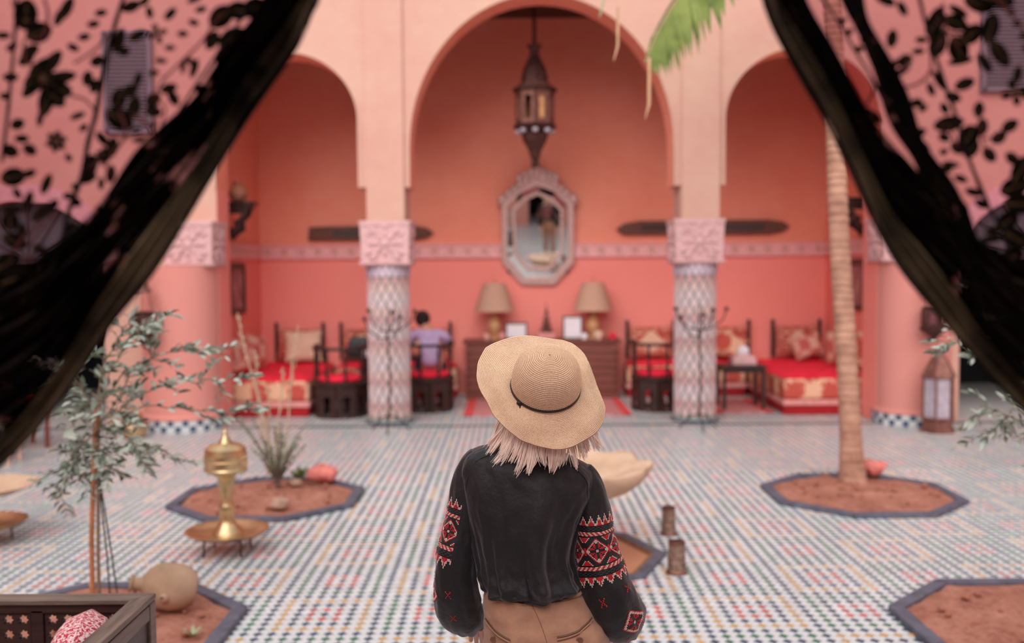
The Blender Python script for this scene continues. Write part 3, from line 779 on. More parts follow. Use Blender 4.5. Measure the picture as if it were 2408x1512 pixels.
for k in range(16):
    ring = [(.022 * math.cos(a), 0, .045 * math.sin(a)) for a in [2 * PI * i / 10 for i in range(11)]]
    if lk is None: o = lk = MB().tube(ring, .008, 5).build('chain_link', M['iron'], t)
    else: o = share(lk, 'chain_link', t)
    o.location = (0, 0, 1.72 + k * .039 * 1.0); o.rotation_euler = (0, 0, (k % 2) * PI / 2)

# ---- carved boards, brackets, pictures on the walls
def board(x0, x1, z, label, tips):
    t = thing('carved_board', label, 'carved board', ((x0 + x1) / 2, 14.56, z), 0, 'long carved boards on the rear wall'); w = x1 - x0
    pts = [(-w / 2, -.02), (-w / 2 + .10, -.10), (w / 2 - .30, -.105), (w / 2 - .10, -.07), (w / 2, .0), (w / 2 - .10, .07), (w / 2 - .30, .105), (-w / 2 + .35, .10), (-w / 2 + .12, .06)]
    if not tips: pts[0] = (-w / 2, -.10); pts[-1] = (-w / 2 + .02, .09)
    MB().prism(pts, 0, .05, lambda u, v, d: (u, -d, v)).build('plank', M['brown_wood'], t, bevel=.01)
    b = MB(); nn = int(w / .09)
    for i in range(nn):
        x = -w / 2 + .40 + (w - .80) * i / (nn - 1)
        b.prism([(x + .035 * math.cos(a), .062 * math.sin(a)) for a in [PI / 2 * q for q in range(4)]], .045, .06, lambda u, v, d: (u, -d, v))
    b.build('chip_carving', M['darkwood'], t)
board(-2.96, -1.13, 2.37, 'long dark carved board behind the left mosaic column', False)
board(1.52, 4.05, 2.42, 'long dark carved board behind the right mosaic column', True)
def bracket(X, y, sgn, label):
    t = thing('wall_bracket', label, 'shelf', (X, y, 2.24))
    MB().box((sgn * .21, 0, .455), (.42, .30, .035)).build('shelf', M['darkwood'], t, bevel=.006)
    MB().box((sgn * .20, 0, .41), (.36, .26, .05)).build('cornice', M['darkwood'], t, bevel=.01)
    for s in (-1, 1):
        pr = [(0, .39), (.36, .39), (.33, .30), (.25, .22), (.26, .12), (.17, .06), (.10, -.02), (.05, .08), (0, .0)]
        ho = [(.06, .33), (.28, .33), (.25, .28), (.19, .21), (.19, .16), (.14, .13), (.10, .12), (.07, .16), (.06, .2)]
        MB().holed(pr, ho, s * .10 - .012, s * .10 + .012, lambda u, v, d: (sgn * u, d, v)).build('carved_cheek', M['darkwood'], t)
    MB().box((sgn * .015, 0, .2), (.03, .24, .40)).build('back_plate', M['darkwood'], t)
    for q in range(3): MB().lathe([(.004, -.10), (.025, -.05), (.018, 0), (.03, .05), (.02, .1)], 8, (sgn * (.08 + .09 * q), 0, .08 + .07 * q)).build('drop_pendant', M['darkwood'], t, smooth=True)
bracket(LX, 12.75, 1, 'dark carved wall bracket shelf beside the left pillar')
bracket(RX, 12.75, -1, 'dark carved wall bracket shelf half behind the palm trunk')
vessel(LX + .2, 12.75, 2.714, [(.05, 0), (.10, .04), (.125, .11), (.09, .18), (.05, .21), (.07, .25), (.06, .25), (.04, .2)], mat('tan_ceramic', (.40, .17, .11), .5), 'tan ceramic vase on the left wall bracket', 'vase', 'vase')
def side_picture(X, sgn, label):
    t = thing('framed_picture', label, 'picture', (X, 13.3, 1.60)); w, h = .72, .68; k = MB(); f = .07
    fr = lambda u, v, d: (sgn * d, u, v)
    ou = [(-w / 2, -h / 2), (w / 2, -h / 2), (w / 2, h / 2), (-w / 2, h / 2)]; ho = [(u * (1 - 2 * f / w), v * (1 - 2 * f / h)) for u, v in ou]
    k.holed(ou, ho, 0, .035, fr).build('frame', M['frame_brown'], t)
    MB().prism(ho, 0.002, .012, fr).build('picture', M['rose_pic'], t)
M['frame_brown'] = wood('brown_picture_frame', (.05, .016, .010), (.12, .045, .028))
M['rose_pic'] = mat('rose_abstract_print', (.28, .08, .08), .7, c2=(.55, .28, .27), scale=5)
side_picture(LX, 1, 'brown framed picture on the left wall under the bracket'); side_picture(RX, -1, 'brown framed picture behind the palm trunk')

# ---- side table, tissue box, rugs
t = thing('side_table', 'small black legged side table by the right mosaic column', 'table', (2.97, 12.92, .0165))
MB().box((0, 0, .545), (.58, .52, .03)).build('tabletop', M['darkwood'], t, bevel=.006)
MB().box((0, 0, .50), (.50, .44, .06)).build('apron', M['darkwood'], t)
for sx in (-1, 1):
    for sy in (-1, 1): MB().box((sx * .25, sy * .21, .265), (.042, .042, .53)).build('leg', M['darkwood'], t)
t = thing('tissue_box', 'pink tissue box with white tissue on the side table', 'tissue box', (3.0, 12.90, .5775))
MB().loft([[(x * k, y * k, z) for x, y in ((-.16, -.11), (.16, -.11), (.16, .11), (-.16, .11))] for k, z in ((1, 0), (.95, .08), (.6, .13))]).build('box', M['pinkbox'] if 'pinkbox' in M else M['carved'], t, bevel=.012)
tb = MB()
for i in range(3): tb.ball((-.03 + .03 * i, .0, .17 + .015 * (i % 2)), (.05, .045, .07), 10, 7)
tb.build('tissue', M['white'], t, smooth=True)
M['rug'] = damask('rose_striped_rug', (.50, .14, .13), (.62, .30, .30), 30)
def rug(x0, x1, y0, y1, label):
    t = thing('rug', label, 'rug', ((x0 + x1) / 2, (y0 + y1) / 2, .002))
    MB().box((0, 0, .006), (x1 - x0, y1 - y0, .010)).build('field', M['rug'], t)
    for s in (-1, 1): MB().box((s * ((x1 - x0) / 2 - .06), 0, .008), (.12, y1 - y0, .012)).build('border_stripe', M['red_plinth2'], t)
M['red_plinth2'] = mat('bright_red_rug_border', (.70, .07, .07), .95, scale=20)
rug(-.62, 1.50, 12.35, 13.88, 'rose rug with red border stripes in front of the desk'); rug(2.55, 3.30, 12.45, 13.75, 'rose rug under the side table')

# ---- iron candelabra in front of each column
def candelabrum(x, y, label):
    t = thing('candelabrum', label, 'candle stand', (x, y, 0), 0, 'iron candle stands before the columns'); I = M['iron']
    MB().tube([(0, 0, .16), (.01, 0, .7), (-.01, 0, 1.15), (0, 0, 1.42)], [.014, .011, .011, .007], 8).build('pole', I, t, smooth=True)
    for k in range(3):
        a = PI / 6 + 2 * PI * k / 3; c, s = math.cos(a), math.sin(a)
        MB().tube([(0, 0, .18), (c * .10, s * .10, .16), (c * .20, s * .20, .05), (c * .25, s * .25, .008)], .009, 6).build('foot', I, t, smooth=True)
    for k in range(5):
        a = 2 * PI * k / 5; c, s = math.cos(a), math.sin(a); h = 1.22 if k % 2 else 1.30
        o = MB().tube([(0, 0, h - .16), (c * .12, s * .12, h - .15), (c * .26, s * .26, h - .05), (c * .30, s * .30, h + .06)], .008, 6).build('arm', I, t, smooth=True)
        MB().lathe([(.004, h + .05), (.03, h + .06), (.034, h + .075), (.012, h + .08), (.012, h + .10)], 8, (c * .30, s * .30, 0)).build('candle_cup', I, o, smooth=True)
candelabrum(-1.40, 11.25, 'iron candle stand in front of the left mosaic column'); candelabrum(2.12, 11.22, 'iron candle stand in front of the right mosaic column')

# ---- pierced wall lanterns on the pillars, tall floor lantern, brass pot
def wall_lantern(x, y, z, label):
    t = thing('wall_lantern', label, 'lantern', (x, y, z), 0, 'small lanterns on the end pillars'); L = M['lantern']
    MB().lathe([(.004, 0), (.03, .02), (.06, .06), (.16, .13), (.17, .16), (.13, .18)], 6).build('bowl', L, t)
    p = MB(); ou = [(-.06, -.1), (.06, -.1), (.06, .1), (-.06, .1)]; p.holed(ou, [(u * .55, v * .7) for u, v in ou], 0, .012, lambda u, v, d: (u, -d, v)); f1 = None
    for k in range(6):
        a = 2 * PI * (k + .5) / 6; o = share(f1, 'side_panel', t) if f1 else p.build('side_panel', L, t); f1 = f1 or o
        o.location = (.11 * math.cos(a - PI / 2), .11 * math.sin(a - PI / 2), .27); o.rotation_euler = (0, 0, a)
    MB().lathe([(.09, .18), (.09, .36)], 6).build('glass', M['rose_glass'], t)
    MB().lathe([(.12, .37), (.13, .39), (.05, .40)], 6).build('rim', L, t)
    for k in range(3):
        a = 2 * PI * k / 3; MB().tube([(.11 * math.cos(a), .11 * math.sin(a), .39), (.06 * math.cos(a), .06 * math.sin(a), .62)], .004, 5).build('chain', L, t)
    MB().lathe([(.10, .60), (.105, .62), (.07, .68), (.03, .74), (.012, .78), (.02, .81), (.004, .86)], 10).build('canopy', M['bronze'], t, smooth=True)
    MB().tube([(0, 0, .84), (0, .02, .90), (0, .22, .92)], .008, 6).build('hook', M['iron'], t, smooth=True)
M['rose_glass'] = mat('dusky_rose_glass', (.30, .10, .12), .3)
wall_lantern(-4.12, 11.10, 1.0, 'small pierced lantern on the left coral pillar'); wall_lantern(4.70, 11.07, 1.0, 'small pierced lantern on the right coral pillar above the floor lantern')
t = thing('floor_lantern', 'tall six-sided floor lantern with pale glass by the right pillar', 'lantern', (4.72, 10.98, 0)); L = M['lantern']
MB().lathe([(.20, 0), (.20, .03), (.17, .05), (.17, .13), (.19, .15), (.165, .17)], 6).build('base', M['bronze'], t)
f1 = g1 = None
for k in range(6):
    a = 2 * PI * k / 6 ; c = (.162 * math.cos(a), .162 * math.sin(a), .385)
    o = share(f1, 'corner_post', t) if f1 else MB().box((0, 0, 0), (.024, .024, .45)).build('corner_post', M['bronze'], t); f1 = f1 or o
    o.location = c; o.rotation_euler = (0, 0, a)
    a += PI / 6; o = share(g1, 'pane', t) if g1 else MB().box((0, 0, 0), (.006, .135, .43)).build('pane', M['glass_pale'], t); g1 = g1 or o
    o.location = (.138 * math.cos(a), .138 * math.sin(a), .385); o.rotation_euler = (0, 0, a)
MB().lathe([(.175, .60), (.20, .615), (.185, .64)], 6).build('rim', M['bronze'], t)
MB().lathe([(.185, .64), (.10, .80), (.045, .90)], 6).build('roof', M['bronze'], t)
MB().lathe([(.045, .89), (.05, .91), (.02, .93), (.028, .95), (.004, .98)], 8).build('finial', M['bronze'], t, smooth=True)
t = thing('brass_pot', 'brass pot with lid on the floor by the left pillar, behind olive leaves', 'pot', (-4.2, 10.95, 0))
MB().lathe([(.09, 0), (.12, .02), (.16, .10), (.15, .18), (.10, .23)], 20).build('body', M['brass'], t, smooth=True)
MB().lathe([(.11, .23), (.10, .27), (.04, .30), (.02, .32), (.03, .34), (.004, .37)], 20).build('lid', M['brass'], t, smooth=True)
# ================================================================ COURTYARD
def octo(r, rot=22.5): return [(r * math.cos(math.radians(rot + 45 * k)), r * math.sin(math.radians(rot + 45 * k))) for k in range(8)]
def planter(cx, cy, r, label, seed):
    from mathutils import noise
    t = thing('planter_bed', label, 'planter', (cx, cy, 0), 0, 'octagonal planter beds set in the floor')
    o_, i_ = octo(r), octo(r - .085)
    for k in range(8):
        q = (k + 1) % 8; e = .004
        a, b, c, d = Vector(o_[k]), Vector(o_[q]), Vector(i_[q]), Vector(i_[k])
        m = (a + b + c + d) / 4; pts = [(p - m) * (1 - e * 2) + m for p in (a, b, c, d)]
        MB().prism([(p.x, p.y) for p in pts], -.02, .035, lambda u, v, z: (u, v, z)).build('kerb_stone', M['slate'], t, bevel=.006)
    mb = MB(); n, m = 48, 16; rings = []
    def rad(a):
        k = (math.degrees(a) - 22.5) % 45 - 22.5; return (r - .083) * math.cos(math.radians(22.5)) / math.cos(math.radians(k))
    for j in range(m + 1):
        f = 1 - j / m; ring = []
        for i in range(n):
            a = 2 * PI * i / n; x, y = max(f, .01) * rad(a) * math.cos(a), max(f, .01) * rad(a) * math.sin(a)
            z = .012 + .025 * noise.noise(Vector((x * 5 + seed, y * 5, 1))) + .016 * noise.noise(Vector((x * 17 + seed, y * 17, 2))) + .02 * (1 - f * f)
            ring.append((x, y, min(z, .03) if f > .95 else z))
        rings.append(ring)
    mb.loft(rings, True, True); so = mb.build('soil', M['soil'], t, smooth=True, fix=True)
    rr = random.Random(seed); st = None
    for k in range(26):
        a, f = rr.uniform(0, 2 * PI), rr.random() ** .5 * .88; x, y = f * rad(a) * math.cos(a), f * rad(a) * math.sin(a)
        if st is None:
            b = MB(); b.ball((0, 0, 0), 1, 8, 6); b.v = [tuple(wobble(p, 1.7, .45)) for p in b.v]; o = st = b.build('clod', M['clod'], t, smooth=True)
        else: o = share(st, 'clod', t)
        s = rr.uniform(.010, .026); o.location = (x, y, .035 + .3 * s); o.scale = (s, s * rr.uniform(.7, 1.2), s * .7); o.rotation_euler = (0, 0, rr.uniform(0, 6))
    return t
M['clod'] = mat('dry_earth_clod', (.36, .14, .09), .95, var=.3, scale=2)
for (cx, cy, r, w), l, s in zip(PLANT, ('octagonal bed of red earth round the palm trunk', 'octagonal bed of red earth round the twiggy shrub', 'octagonal bed of red earth beside the wooden bench with the clay jug', 'octagonal bed of red earth cut by the lower right corner of the view'), (11, 23, 37, 41)):
    planter(cx, cy, r, l, s)

# ---- palm with ringed trunk
M['trunk'] = mat('ringed_palm_bark', (.40, .195, .135), .9, var=.25, scale=6, bump=.5, bscale=30, bdist=.01, c2=(.54, .30, .21))
M['frond'] = mat('palm_leaf_green', (.12, .19, .035), .55, var=.35, scale=5, c2=(.24, .30, .07))
M['frond_pale'] = mat('pale_palm_leaf', (.34, .38, .22), .6, var=.25, scale=5)
M['dry'] = mat('dry_palm_strip', (.50, .29, .17), .8, var=.2, scale=8)
PB = Vector((2.87, 8.33, 0))
pt = thing('palm_tree', 'slender palm with ringed tan trunk standing in the right planter bed', 'palm tree', PB)
mb = MB(); rings = []; z = .0; rr = random.Random(5); k = 0
def trunk_c(z): return Vector((-.058 * z + .012 * math.sin(z * 1.9), .03 * math.sin(z * 1.3), 0))
while z < 4.75:
    h = rr.uniform(.05, .085); b = .088 + .03 * math.exp(-z * 5) - .004 * z
    for f, e in ((0, .002), (.12, .0045), (.85, -.002), (1, -.003)):
        c = trunk_c(z + h * f); r = b + e + rr.uniform(-.0015, .0015)
        tilt = rr.uniform(-.006, .006)
        rings.append([(c.x + r * math.cos(a), c.y + r * math.sin(a), z + h * f + tilt * math.cos(a)) for a in [2 * PI * i / 20 for i in range(20)]])
    z += h
mb.loft(rings); mb.build('trunk', M['trunk'], pt, smooth=True, angle=25)
def frond(name, pts, wl, wr, nl, m, parent, droop=.25, stiff=.5, seed=0, side=None):
    """leaf with a curved midrib and closely set pointed leaflets"""
    rr = random.Random(seed); pts = [Vector(p) for p in pts]
    def at(f):
        x = f * (len(pts) - 1); i = min(int(x), len(pts) - 2); return pts[i].lerp(pts[i + 1], x - i)
    mb = MB(); mb.tube([at(i / 14) for i in range(15)], [.016 * (1 - .75 * i / 14) for i in range(15)], 6, 1)
    for i in range(nl):
        f = .06 + .93 * i / nl; p = at(f); d = (at(min(f + .04, 1)) - at(max(f - .04, 0))).normalized()
        sd = side.copy() if side is not None else d.cross(Vector((0, 0, 1))).normalized()
        env = math.sin(PI * (.12 + .86 * f)) ** .7
        for s, w in ((-1, wl), (1, wr)):
            if w <= 0: continue
            L = w * env * rr.uniform(.88, 1.1); u = (sd * s + d * stiff + Vector((0, 0, -droop)) + Vector((rr.uniform(-.05, .05), rr.uniform(-.1, .1), 0))).normalized()
            hw = .9 * (at(min(1, f + 1 / nl)) - p).length; t_ = d
            tip = p + u * L + Vector((0, 0, -L * droop * .5)); mid = p + u * L * .55 + Vector((0, 0, -L * droop * .08))
            nrm = u.cross(t_).normalized() * .004
            mb.add([p - t_ * hw, p + t_ * hw, mid + t_ * hw * .9 + nrm, tip, mid - t_ * hw * .9 + nrm, mid - nrm * 2, p - nrm], [(0, 6, 5, 4), (6, 1, 2, 5), (4, 5, 3), (5, 2, 3)])
    return mb.build(name, [m, M['rib']], parent, smooth=True)
M['rib'] = mat('rosy_leaf_rib', (.50, .30, .22), .6)
top = trunk_c(4.75) + Vector((0, 0, 4.70))
def rel(x, y, z): return Vector((x, y, z)) - PB
frond('frond', [top, rel(2.35, 8.25, 5.05), rel(1.80, 8.1, 4.60), rel(1.45, 8.0, 4.13), rel(1.29, 8.0, 3.92), rel(1.16, 8.0, 3.70), rel(1.07, 8.0, 3.47)], .12, .44, 36, M['frond'], pt, .45, .95, 1, Vector((-1, -.25, .25)).normalized() * -1)
frond('frond', [top, rel(2.2, 8.0, 5.3), rel(1.35, 7.9, 5.0), rel(.95, 7.9, 4.5), rel(.77, 7.9, 4.1), rel(.70, 7.9, 3.80)], .14, .14, 46, M['frond_pale'], pt, .6, .9, 2)
for k in range(8):
    a = -.4 + k * .52; c, s = math.cos(a), math.sin(a)
    frond('frond', [top, top + Vector((c * .5, s * .5, .55)), top + Vector((c * 1.1, s * 1.1, .65)), top + Vector((c * 1.7, s * 1.7, .3)), top + Vector((c * 2.0, s * 2.0, -.1))], .40, .40, 40, M['frond'], pt, .3, .6, 10 + k)
for (x, z0, z1, w) in ((.852, 3.90, 3.60, .011), (1.10, 3.50, 3.14, .013)):
    q = MB(); q.loft([[(x - PB.x - w, 7.97 - PB.y, z0), (x - PB.x + w, 7.97 - PB.y, z0), (x - PB.x + w, 7.975 - PB.y, z0), (x - PB.x - w, 7.975 - PB.y, z0)],
                      [(x - PB.x - w, 7.98 - PB.y, z1), (x - PB.x + w * .9, 7.98 - PB.y, z1), (x - PB.x + w * .9, 7.985 - PB.y, z1), (x - PB.x - w, 7.985 - PB.y, z1)],
                      [(x - PB.x - .035, 7.98 - PB.y, z1 - .12), (x - PB.x - .03, 7.98 - PB.y, z1 - .12), (x - PB.x - .03, 7.982 - PB.y, z1 - .12), (x - PB.x - .035, 7.982 - PB.y, z1 - .12)]])
    q.build('dry_strip', M['dry'], pt)

# ---- young olive trees tied to a cane
M['olive_leaf'] = mat('silvery_olive_leaf', (.30, .345, .27), .5, var=.3, scale=.5, c2=(.56, .60, .52), coord='Object', spec=.5)
M['olive_back'] = mat('dark_olive_leaf', (.11, .14, .10), .55, var=.3, scale=3)
M['twig'] = mat('grey_brown_twig', (.24, .15, .10), .8, scale=30)
M['cane'] = mat('orange_bamboo_cane', (.42, .15, .065), .6, var=.25, scale=14)
M['rope'] = mat('dark_green_wire', (.045, .04, .03), .7)
def leaf_mesh(L, w, m):
    mb = MB(); rows = []
    for f, k in ((0, .12), (.2, .7), (.5, 1.0), (.8, .6), (1, .04)):
        rows.append([(L * f, -w * k, .006 * math.sin(f * 3)), (L * f, 0, -.0025 + .006 * math.sin(f * 3)), (L * f, w * k, .006 * math.sin(f * 3))])
    mb.loft(rows, False, False); return mb
def olive(loc, branches, label, nleaf, seed, cane=True, inner=220):
    t = thing('olive_tree', label, 'tree', loc); rr = random.Random(seed)
    if cane:
        MB().tube([(-.005, 0, .02), (.0, 0, .5), (.035, 0, 1.06), (.05, 0, 1.16)], [.014, .013, .012, .011], 8).build('cane', M['cane'], t, smooth=True)
        MB().tube([(.10, -.02, .02), (.085, -.02, .4), (.045, 0, .80)], .0045, 6).build('guy_wire', M['rope'], t, smooth=True)
        MB().tube([(.155, -.03, .02), (.11, -.02, .4), (.05, 0, .80)], .0045, 6).build('guy_wire', M['rope'], t, smooth=True)
    MB().tube([(.02, .02, .02), (.025, .015, .4), (.04, .01, .85), (.05, .01, 1.1), (.06, .0, 1.25)], [.011, .010, .009, .008, .005], 8).build('trunk', M['twig'], t, smooth=True)
    slots = []
    for bi, br in enumerate(branches):
        y0 = rr.uniform(-.22, .22); n = len(br)
        pts = [Vector((x, y0 * i / (n - 1), z)) for i, (x, z) in enumerate(br)]
        fine = []
        for a, b in zip(pts, pts[1:]):
            for k in range(4): fine.append(a.lerp(b, k / 4) + Vector((rr.gauss(0, .006), rr.gauss(0, .01), rr.gauss(0, .006))))
        fine.append(pts[-1])
        o = MB().tube(fine, [.0045 * (1 - .7 * i / len(fine)) for i in range(len(fine))], 5).build('branch', M['twig'], t, smooth=True)
        for i in range(2, len(fine)):
            d = (fine[i] - fine[i - 1]).normalized()
            for s in (-1, 1): slots.append((fine[i], d, s))
            if i % 2 == 0 and i < len(fine) - 1:      # side twigs
                u = (d + Vector((rr.uniform(-1, 1), rr.uniform(-1, 1), rr.uniform(-1, .7)))).normalized(); L = rr.uniform(.06, .16); tw = [fine[i] + u * L * q / 5 + Vector((0, 0, -.02 * (q / 5) ** 2)) for q in range(6)]
                MB().tube(tw, [.0025 * (1 - .1 * q) for q in range(6)], 4).build('twig', M['twig'], o)
                for q in range(1, 6):
                    for s in (-1, 1): slots.append((tw[q], u, s))
    for k in range(inner):
        a = rr.uniform(0, 2 * PI); r = rr.random() ** .5 * .17
        p = Vector((.05 + r * math.cos(a), rr.uniform(-.15, .15), 1.03 + r * 1.2 * math.sin(a))); slots.append((p, Vector((rr.uniform(-1, 1), rr.uniform(-1, 1), rr.uniform(-1, .3))).normalized(), 1))
    rr.shuffle(slots); src = [leaf_mesh(.060, .0105, 0).build('leaf', M['olive_leaf'], t, smooth=True), leaf_mesh(.052, .009, 0).build('leaf', M['olive_back'], t, smooth=True), leaf_mesh(.068, .0115, 0).build('leaf', M['olive_leaf'], t, smooth=True)]
    rest = MB(); used = 0
    for k, (p, d, s) in enumerate(slots):
        sd = d.cross(Vector((rr.uniform(-.4, .4), rr.uniform(-.4, .4), 1))).normalized() * s
        u = (d * .8 + sd * .8 + Vector((0, 0, rr.uniform(-.5, .4)))).normalized()
        q = u.to_track_quat('X', 'Z') @ Matrix.Rotation(rr.uniform(-1.2, 1.2), 3, 'X').to_quaternion(); sc = rr.uniform(.75, 1.25)
        if used < nleaf:
            j = (0, 2, 1, 0, 2, 1, 0)[k % 7]
            o = src[j] if k in (0, 1, 2) and False else share(src[j], 'leaf', t)
            o.location = p; o.rotation_mode = 'QUATERNION'; o.rotation_quaternion = q; o.scale = (sc, sc, sc); used += 1
        else:
            mi = 1 if k % 3 == 0 else 0; R3 = q.to_matrix(); lm = leaf_mesh(.058, .010, 0); rest.add([p + R3 @ (Vector(v) * sc) for v in lm.v], lm.f, mi)
    for o in src: o.location = (.05, .03, 1.05)
    if rest.v: rest.build('leaf_mass', [M['olive_leaf'], M['olive_back']], t, smooth=True, kind='stuff')
    return t
BR1 = [[(0.05, 1.07), (0.12, 1.33), (0.23, 1.5), (0.34, 1.58), (0.46, 1.64)], [(0.05, 1.16), (0.21, 1.37), (0.38, 1.43), (0.53, 1.43), (0.64, 1.4)], [(0.07, 1.09), (0.29, 1.24), (0.48, 1.28), (0.63, 1.28), (0.81, 1.3)], [(0.07, 1.07), (0.27, 1.16), (0.48, 1.14), (0.67, 1.12), (0.8, 1.15)], [(0.06, 0.98), (0.2, 0.94), (0.3, 0.91), (0.4, 0.84)], [(0.04, 0.94), (-0.02, 0.83), (-0.16, 0.74), (-0.29, 0.65)], [(0.04, 1.03), (-0.06, 0.98), (-0.13, 0.9), (-0.15, 0.79)], [(0.05, 1.11), (-0.01, 1.22), (-0.03, 1.33), (0.03, 1.44)], [(0.05, 1.07), (0.14, 1.2), (0.18, 1.33), (0.27, 1.39), (0.32, 1.56)], [(0.06, 1.11), (-0.06, 1.16), (-0.12, 1.07)], [(0.05, 1.05), (0.2, 1.05), (0.3, 1.0), (0.43, 0.98)], [(0.06, 1.22), (0.08, 1.39), (0.15, 1.5), (0.21, 1.61)], [(0.06, 1.2), (-0.09, 1.33), (-0.22, 1.37)], [(0.04, 0.96), (0.11, 0.87), (0.06, 0.81)], [(0.04, 0.98), (-0.04, 0.9), (-0.02, 0.81)]]
BR2 = [[(-0.0, 1.20), (-0.14, 1.26), (-0.25, 1.56), (-0.4, 1.59), (-0.54, 1.48), (-0.69, 1.47)], [(0, 1.1), (-0.14, 1.22), (-0.25, 1.39), (-0.35, 1.45), (-0.46, 1.38)], [(0, .95), (-0.14, 1.05), (-0.24, 1.14), (-0.3, 1.05), (-0.38, 0.96)], [(0, .97), (-0.14, 1.01), (-0.22, 1.07), (-0.35, 1.14), (-0.39, 1.05)], [(0, 1.2), (-0.16, 1.26), (-0.26, 1.73), (-0.36, 1.81), (-0.4, 1.88)], [(0, 1.2), (-0.14, 1.35), (-0.19, 1.56), (-0.28, 1.71), (-0.32, 1.85)], [(0, 1.2), (.1, 1.4), (.2, 1.6)]]
olive((-2.147, 5.0, 0), BR1, 'young silvery olive tree tied to an orange cane beside the wooden bench', 294, 4)
olive((2.76, 4.93, 0), BR2, 'young olive tree reaching in from the right edge of the view', 240, 9, True, 0)
t = thing('seedling', 'tiny green seedling in the red earth by the clay jug', 'plant', (-1.60, 4.86, .03)); rr = random.Random(2)
for k in range(7):
    o = leaf_mesh(.07, .010, 0).build('leaf', M['frond_pale'], t, smooth=True); o.rotation_euler = (0, -.5 - .1 * (k % 3), k * .9)

# ---- twiggy shrub in the left far bed, with stones
M['shrub_leaf'] = mat('dusty_green_shrub_leaf', (.14, .17, .085), .7, var=.4, scale=10, c2=(.30, .32, .20))
M['shrub_stem'] = mat('grey_purple_stem', (.20, .13, .12), .9, scale=20)
M['pale_sprig'] = mat('pale_rosy_sprig', (.50, .36, .25), .8, var=.2, scale=20)
t = thing('twiggy_shrub', 'twiggy grey-green shrub with tall pale sprigs in the left planter bed', 'shrub', (-1.95, 8.15, .03)); rr = random.Random(12)
lv = MB()
for k in range(22):
    a = rr.uniform(0, 2 * PI); sp_ = rr.uniform(.08, .30); h = rr.uniform(.32, .62); c, s = math.cos(a), math.sin(a)
    pts = [Vector((.05 * c * q / 4 + sp_ * c * (q / 4) ** 1.6, .04 * s * q / 4 + sp_ * s * (q / 4) ** 1.6, h * q / 4)) for q in range(5)]
    MB().tube(pts, [.009, .007, .006, .004, .002], 5).build('stem', M['shrub_stem'], t)
    for q in range(60):
        f = rr.uniform(.25, 1); x = f * 4; i = min(int(x), 3); p = pts[i].lerp(pts[i + 1], x - i)
        u = Vector((rr.uniform(-1, 1), rr.uniform(-1, 1), rr.uniform(-.2, 1))).normalized(); w = u.orthogonal().normalized() * .006; L = rr.uniform(.02, .04)
        lv.add([p, p + u * L * .5 + w, p + u * L, p + u * L * .5 - w], [(0, 1, 2, 3)])
lv.build('leaf_mass', M['shrub_leaf'], t, kind='stuff', fix=False)
for k, (x0, x1, z1) in enumerate(((-.0, -.28, 1.47), (.0, .20, 1.36), (-.05, -.18, 1.15), (.0, .03, 1.0), (-.08, -.10, .86))):
    pts = [Vector((x0 + (x1 - x0) * f ** .8 + .02 * math.sin(5 * f + k), .02 * k, .1 + (z1 - .1) * f)) for f in [q / 8 for q in range(9)]]
    o = MB().tube(pts, [.009 * (1 - .06 * q) for q in range(9)], 5).build('sprig', M['pale_sprig'], t)
    s = MB()
    for q in range(30):
        f = rr.uniform(.3, 1) * 8; i = min(int(f), 7); p = pts[i].lerp(pts[i + 1], f - i); s.ball(p + Vector((rr.gauss(0, .011), rr.gauss(0, .011), 0)), (.007, .007, .013), 5, 4)
    s.build('sprig_bud_mass', M['pale_sprig'], o, kind='stuff')
def rock(x, y, z, s, m, label, cat='stone', name='stone', seed=0):
    b = MB(); b.ball((0, 0, 0), (1, .8, .6), 12, 9); b.v = [tuple(wobble(p, 1.3, .35, seed)) for p in b.v]
    o = b.build(name, m, None, smooth=True, loc=(x, y, z)); o.scale = (s, s, s); return tag(o, label, cat)
M['coral_stone'] = mat('coral_pink_stone', (.66, .20, .17), .85, var=.25, scale=2)
rock(-1.62, 8.40, .11, .12, M['coral_stone'], 'coral pink stone beside the twiggy shrub', seed=1)
rock(-1.82, 8.22, .07, .06, M['stone_w'], 'small grey stone at the foot of the twiggy shrub', seed=2)
rock(-1.78, 7.50, .07, .07, M['stone_w'], 'pale stone at the near edge of the shrub bed', seed=3)
rock(3.10, 8.48, .12, .11, M['coral_stone'], 'coral stone leaning on the foot of the palm trunk', seed=4)
t = thing('leafy_plant', 'small bright green plant against the coral pink stone', 'plant', (-1.83, 8.44, .05)); rr = random.Random(3)
for k in range(12):
    o = leaf_mesh(.13, .025, 0).build('leaf', M['frond'] if k % 2 else M['frond_pale'], t, smooth=True); o.rotation_euler = (rr.uniform(-.4, .4), -rr.uniform(.5, 1.2), k * .6)

# ---- fountain: scalloped stone bowl on a foot in a sunken octagonal pool
M['stone'] = mat('honey_sandstone', (.60, .38, .25), .75, var=.18, scale=5, bump=.35, bscale=30, c2=(.70, .48, .34))
M['poolclay'] = mat('smooth_terracotta_basin', (.50, .22, .12), .30, var=.2, scale=2.5, c2=(.56, .28, .17))
M['poolrim'] = mat('brown_pool_edge', (.24, .12, .055), .6, var=.2, scale=10)
t = thing('fountain_pool', 'octagonal terracotta pool with slate edge behind the woman', 'pool', (POOL[0], POOL[1], 0))
o_, i_ = octo(POOL[2], 0), octo(POOL[2] - .075, 0)
for k in range(8):
    q = (k + 1) % 8; MB().prism([o_[k], o_[q], i_[q], i_[k]], -.02, .020, lambda u, v, z: (u, v, z)).build('kerb_stone', M['slate'], t, bevel=.004)
w = MB(); in2 = octo(POOL[2] - .077, 0); in3 = octo(POOL[2] - .10, 0)
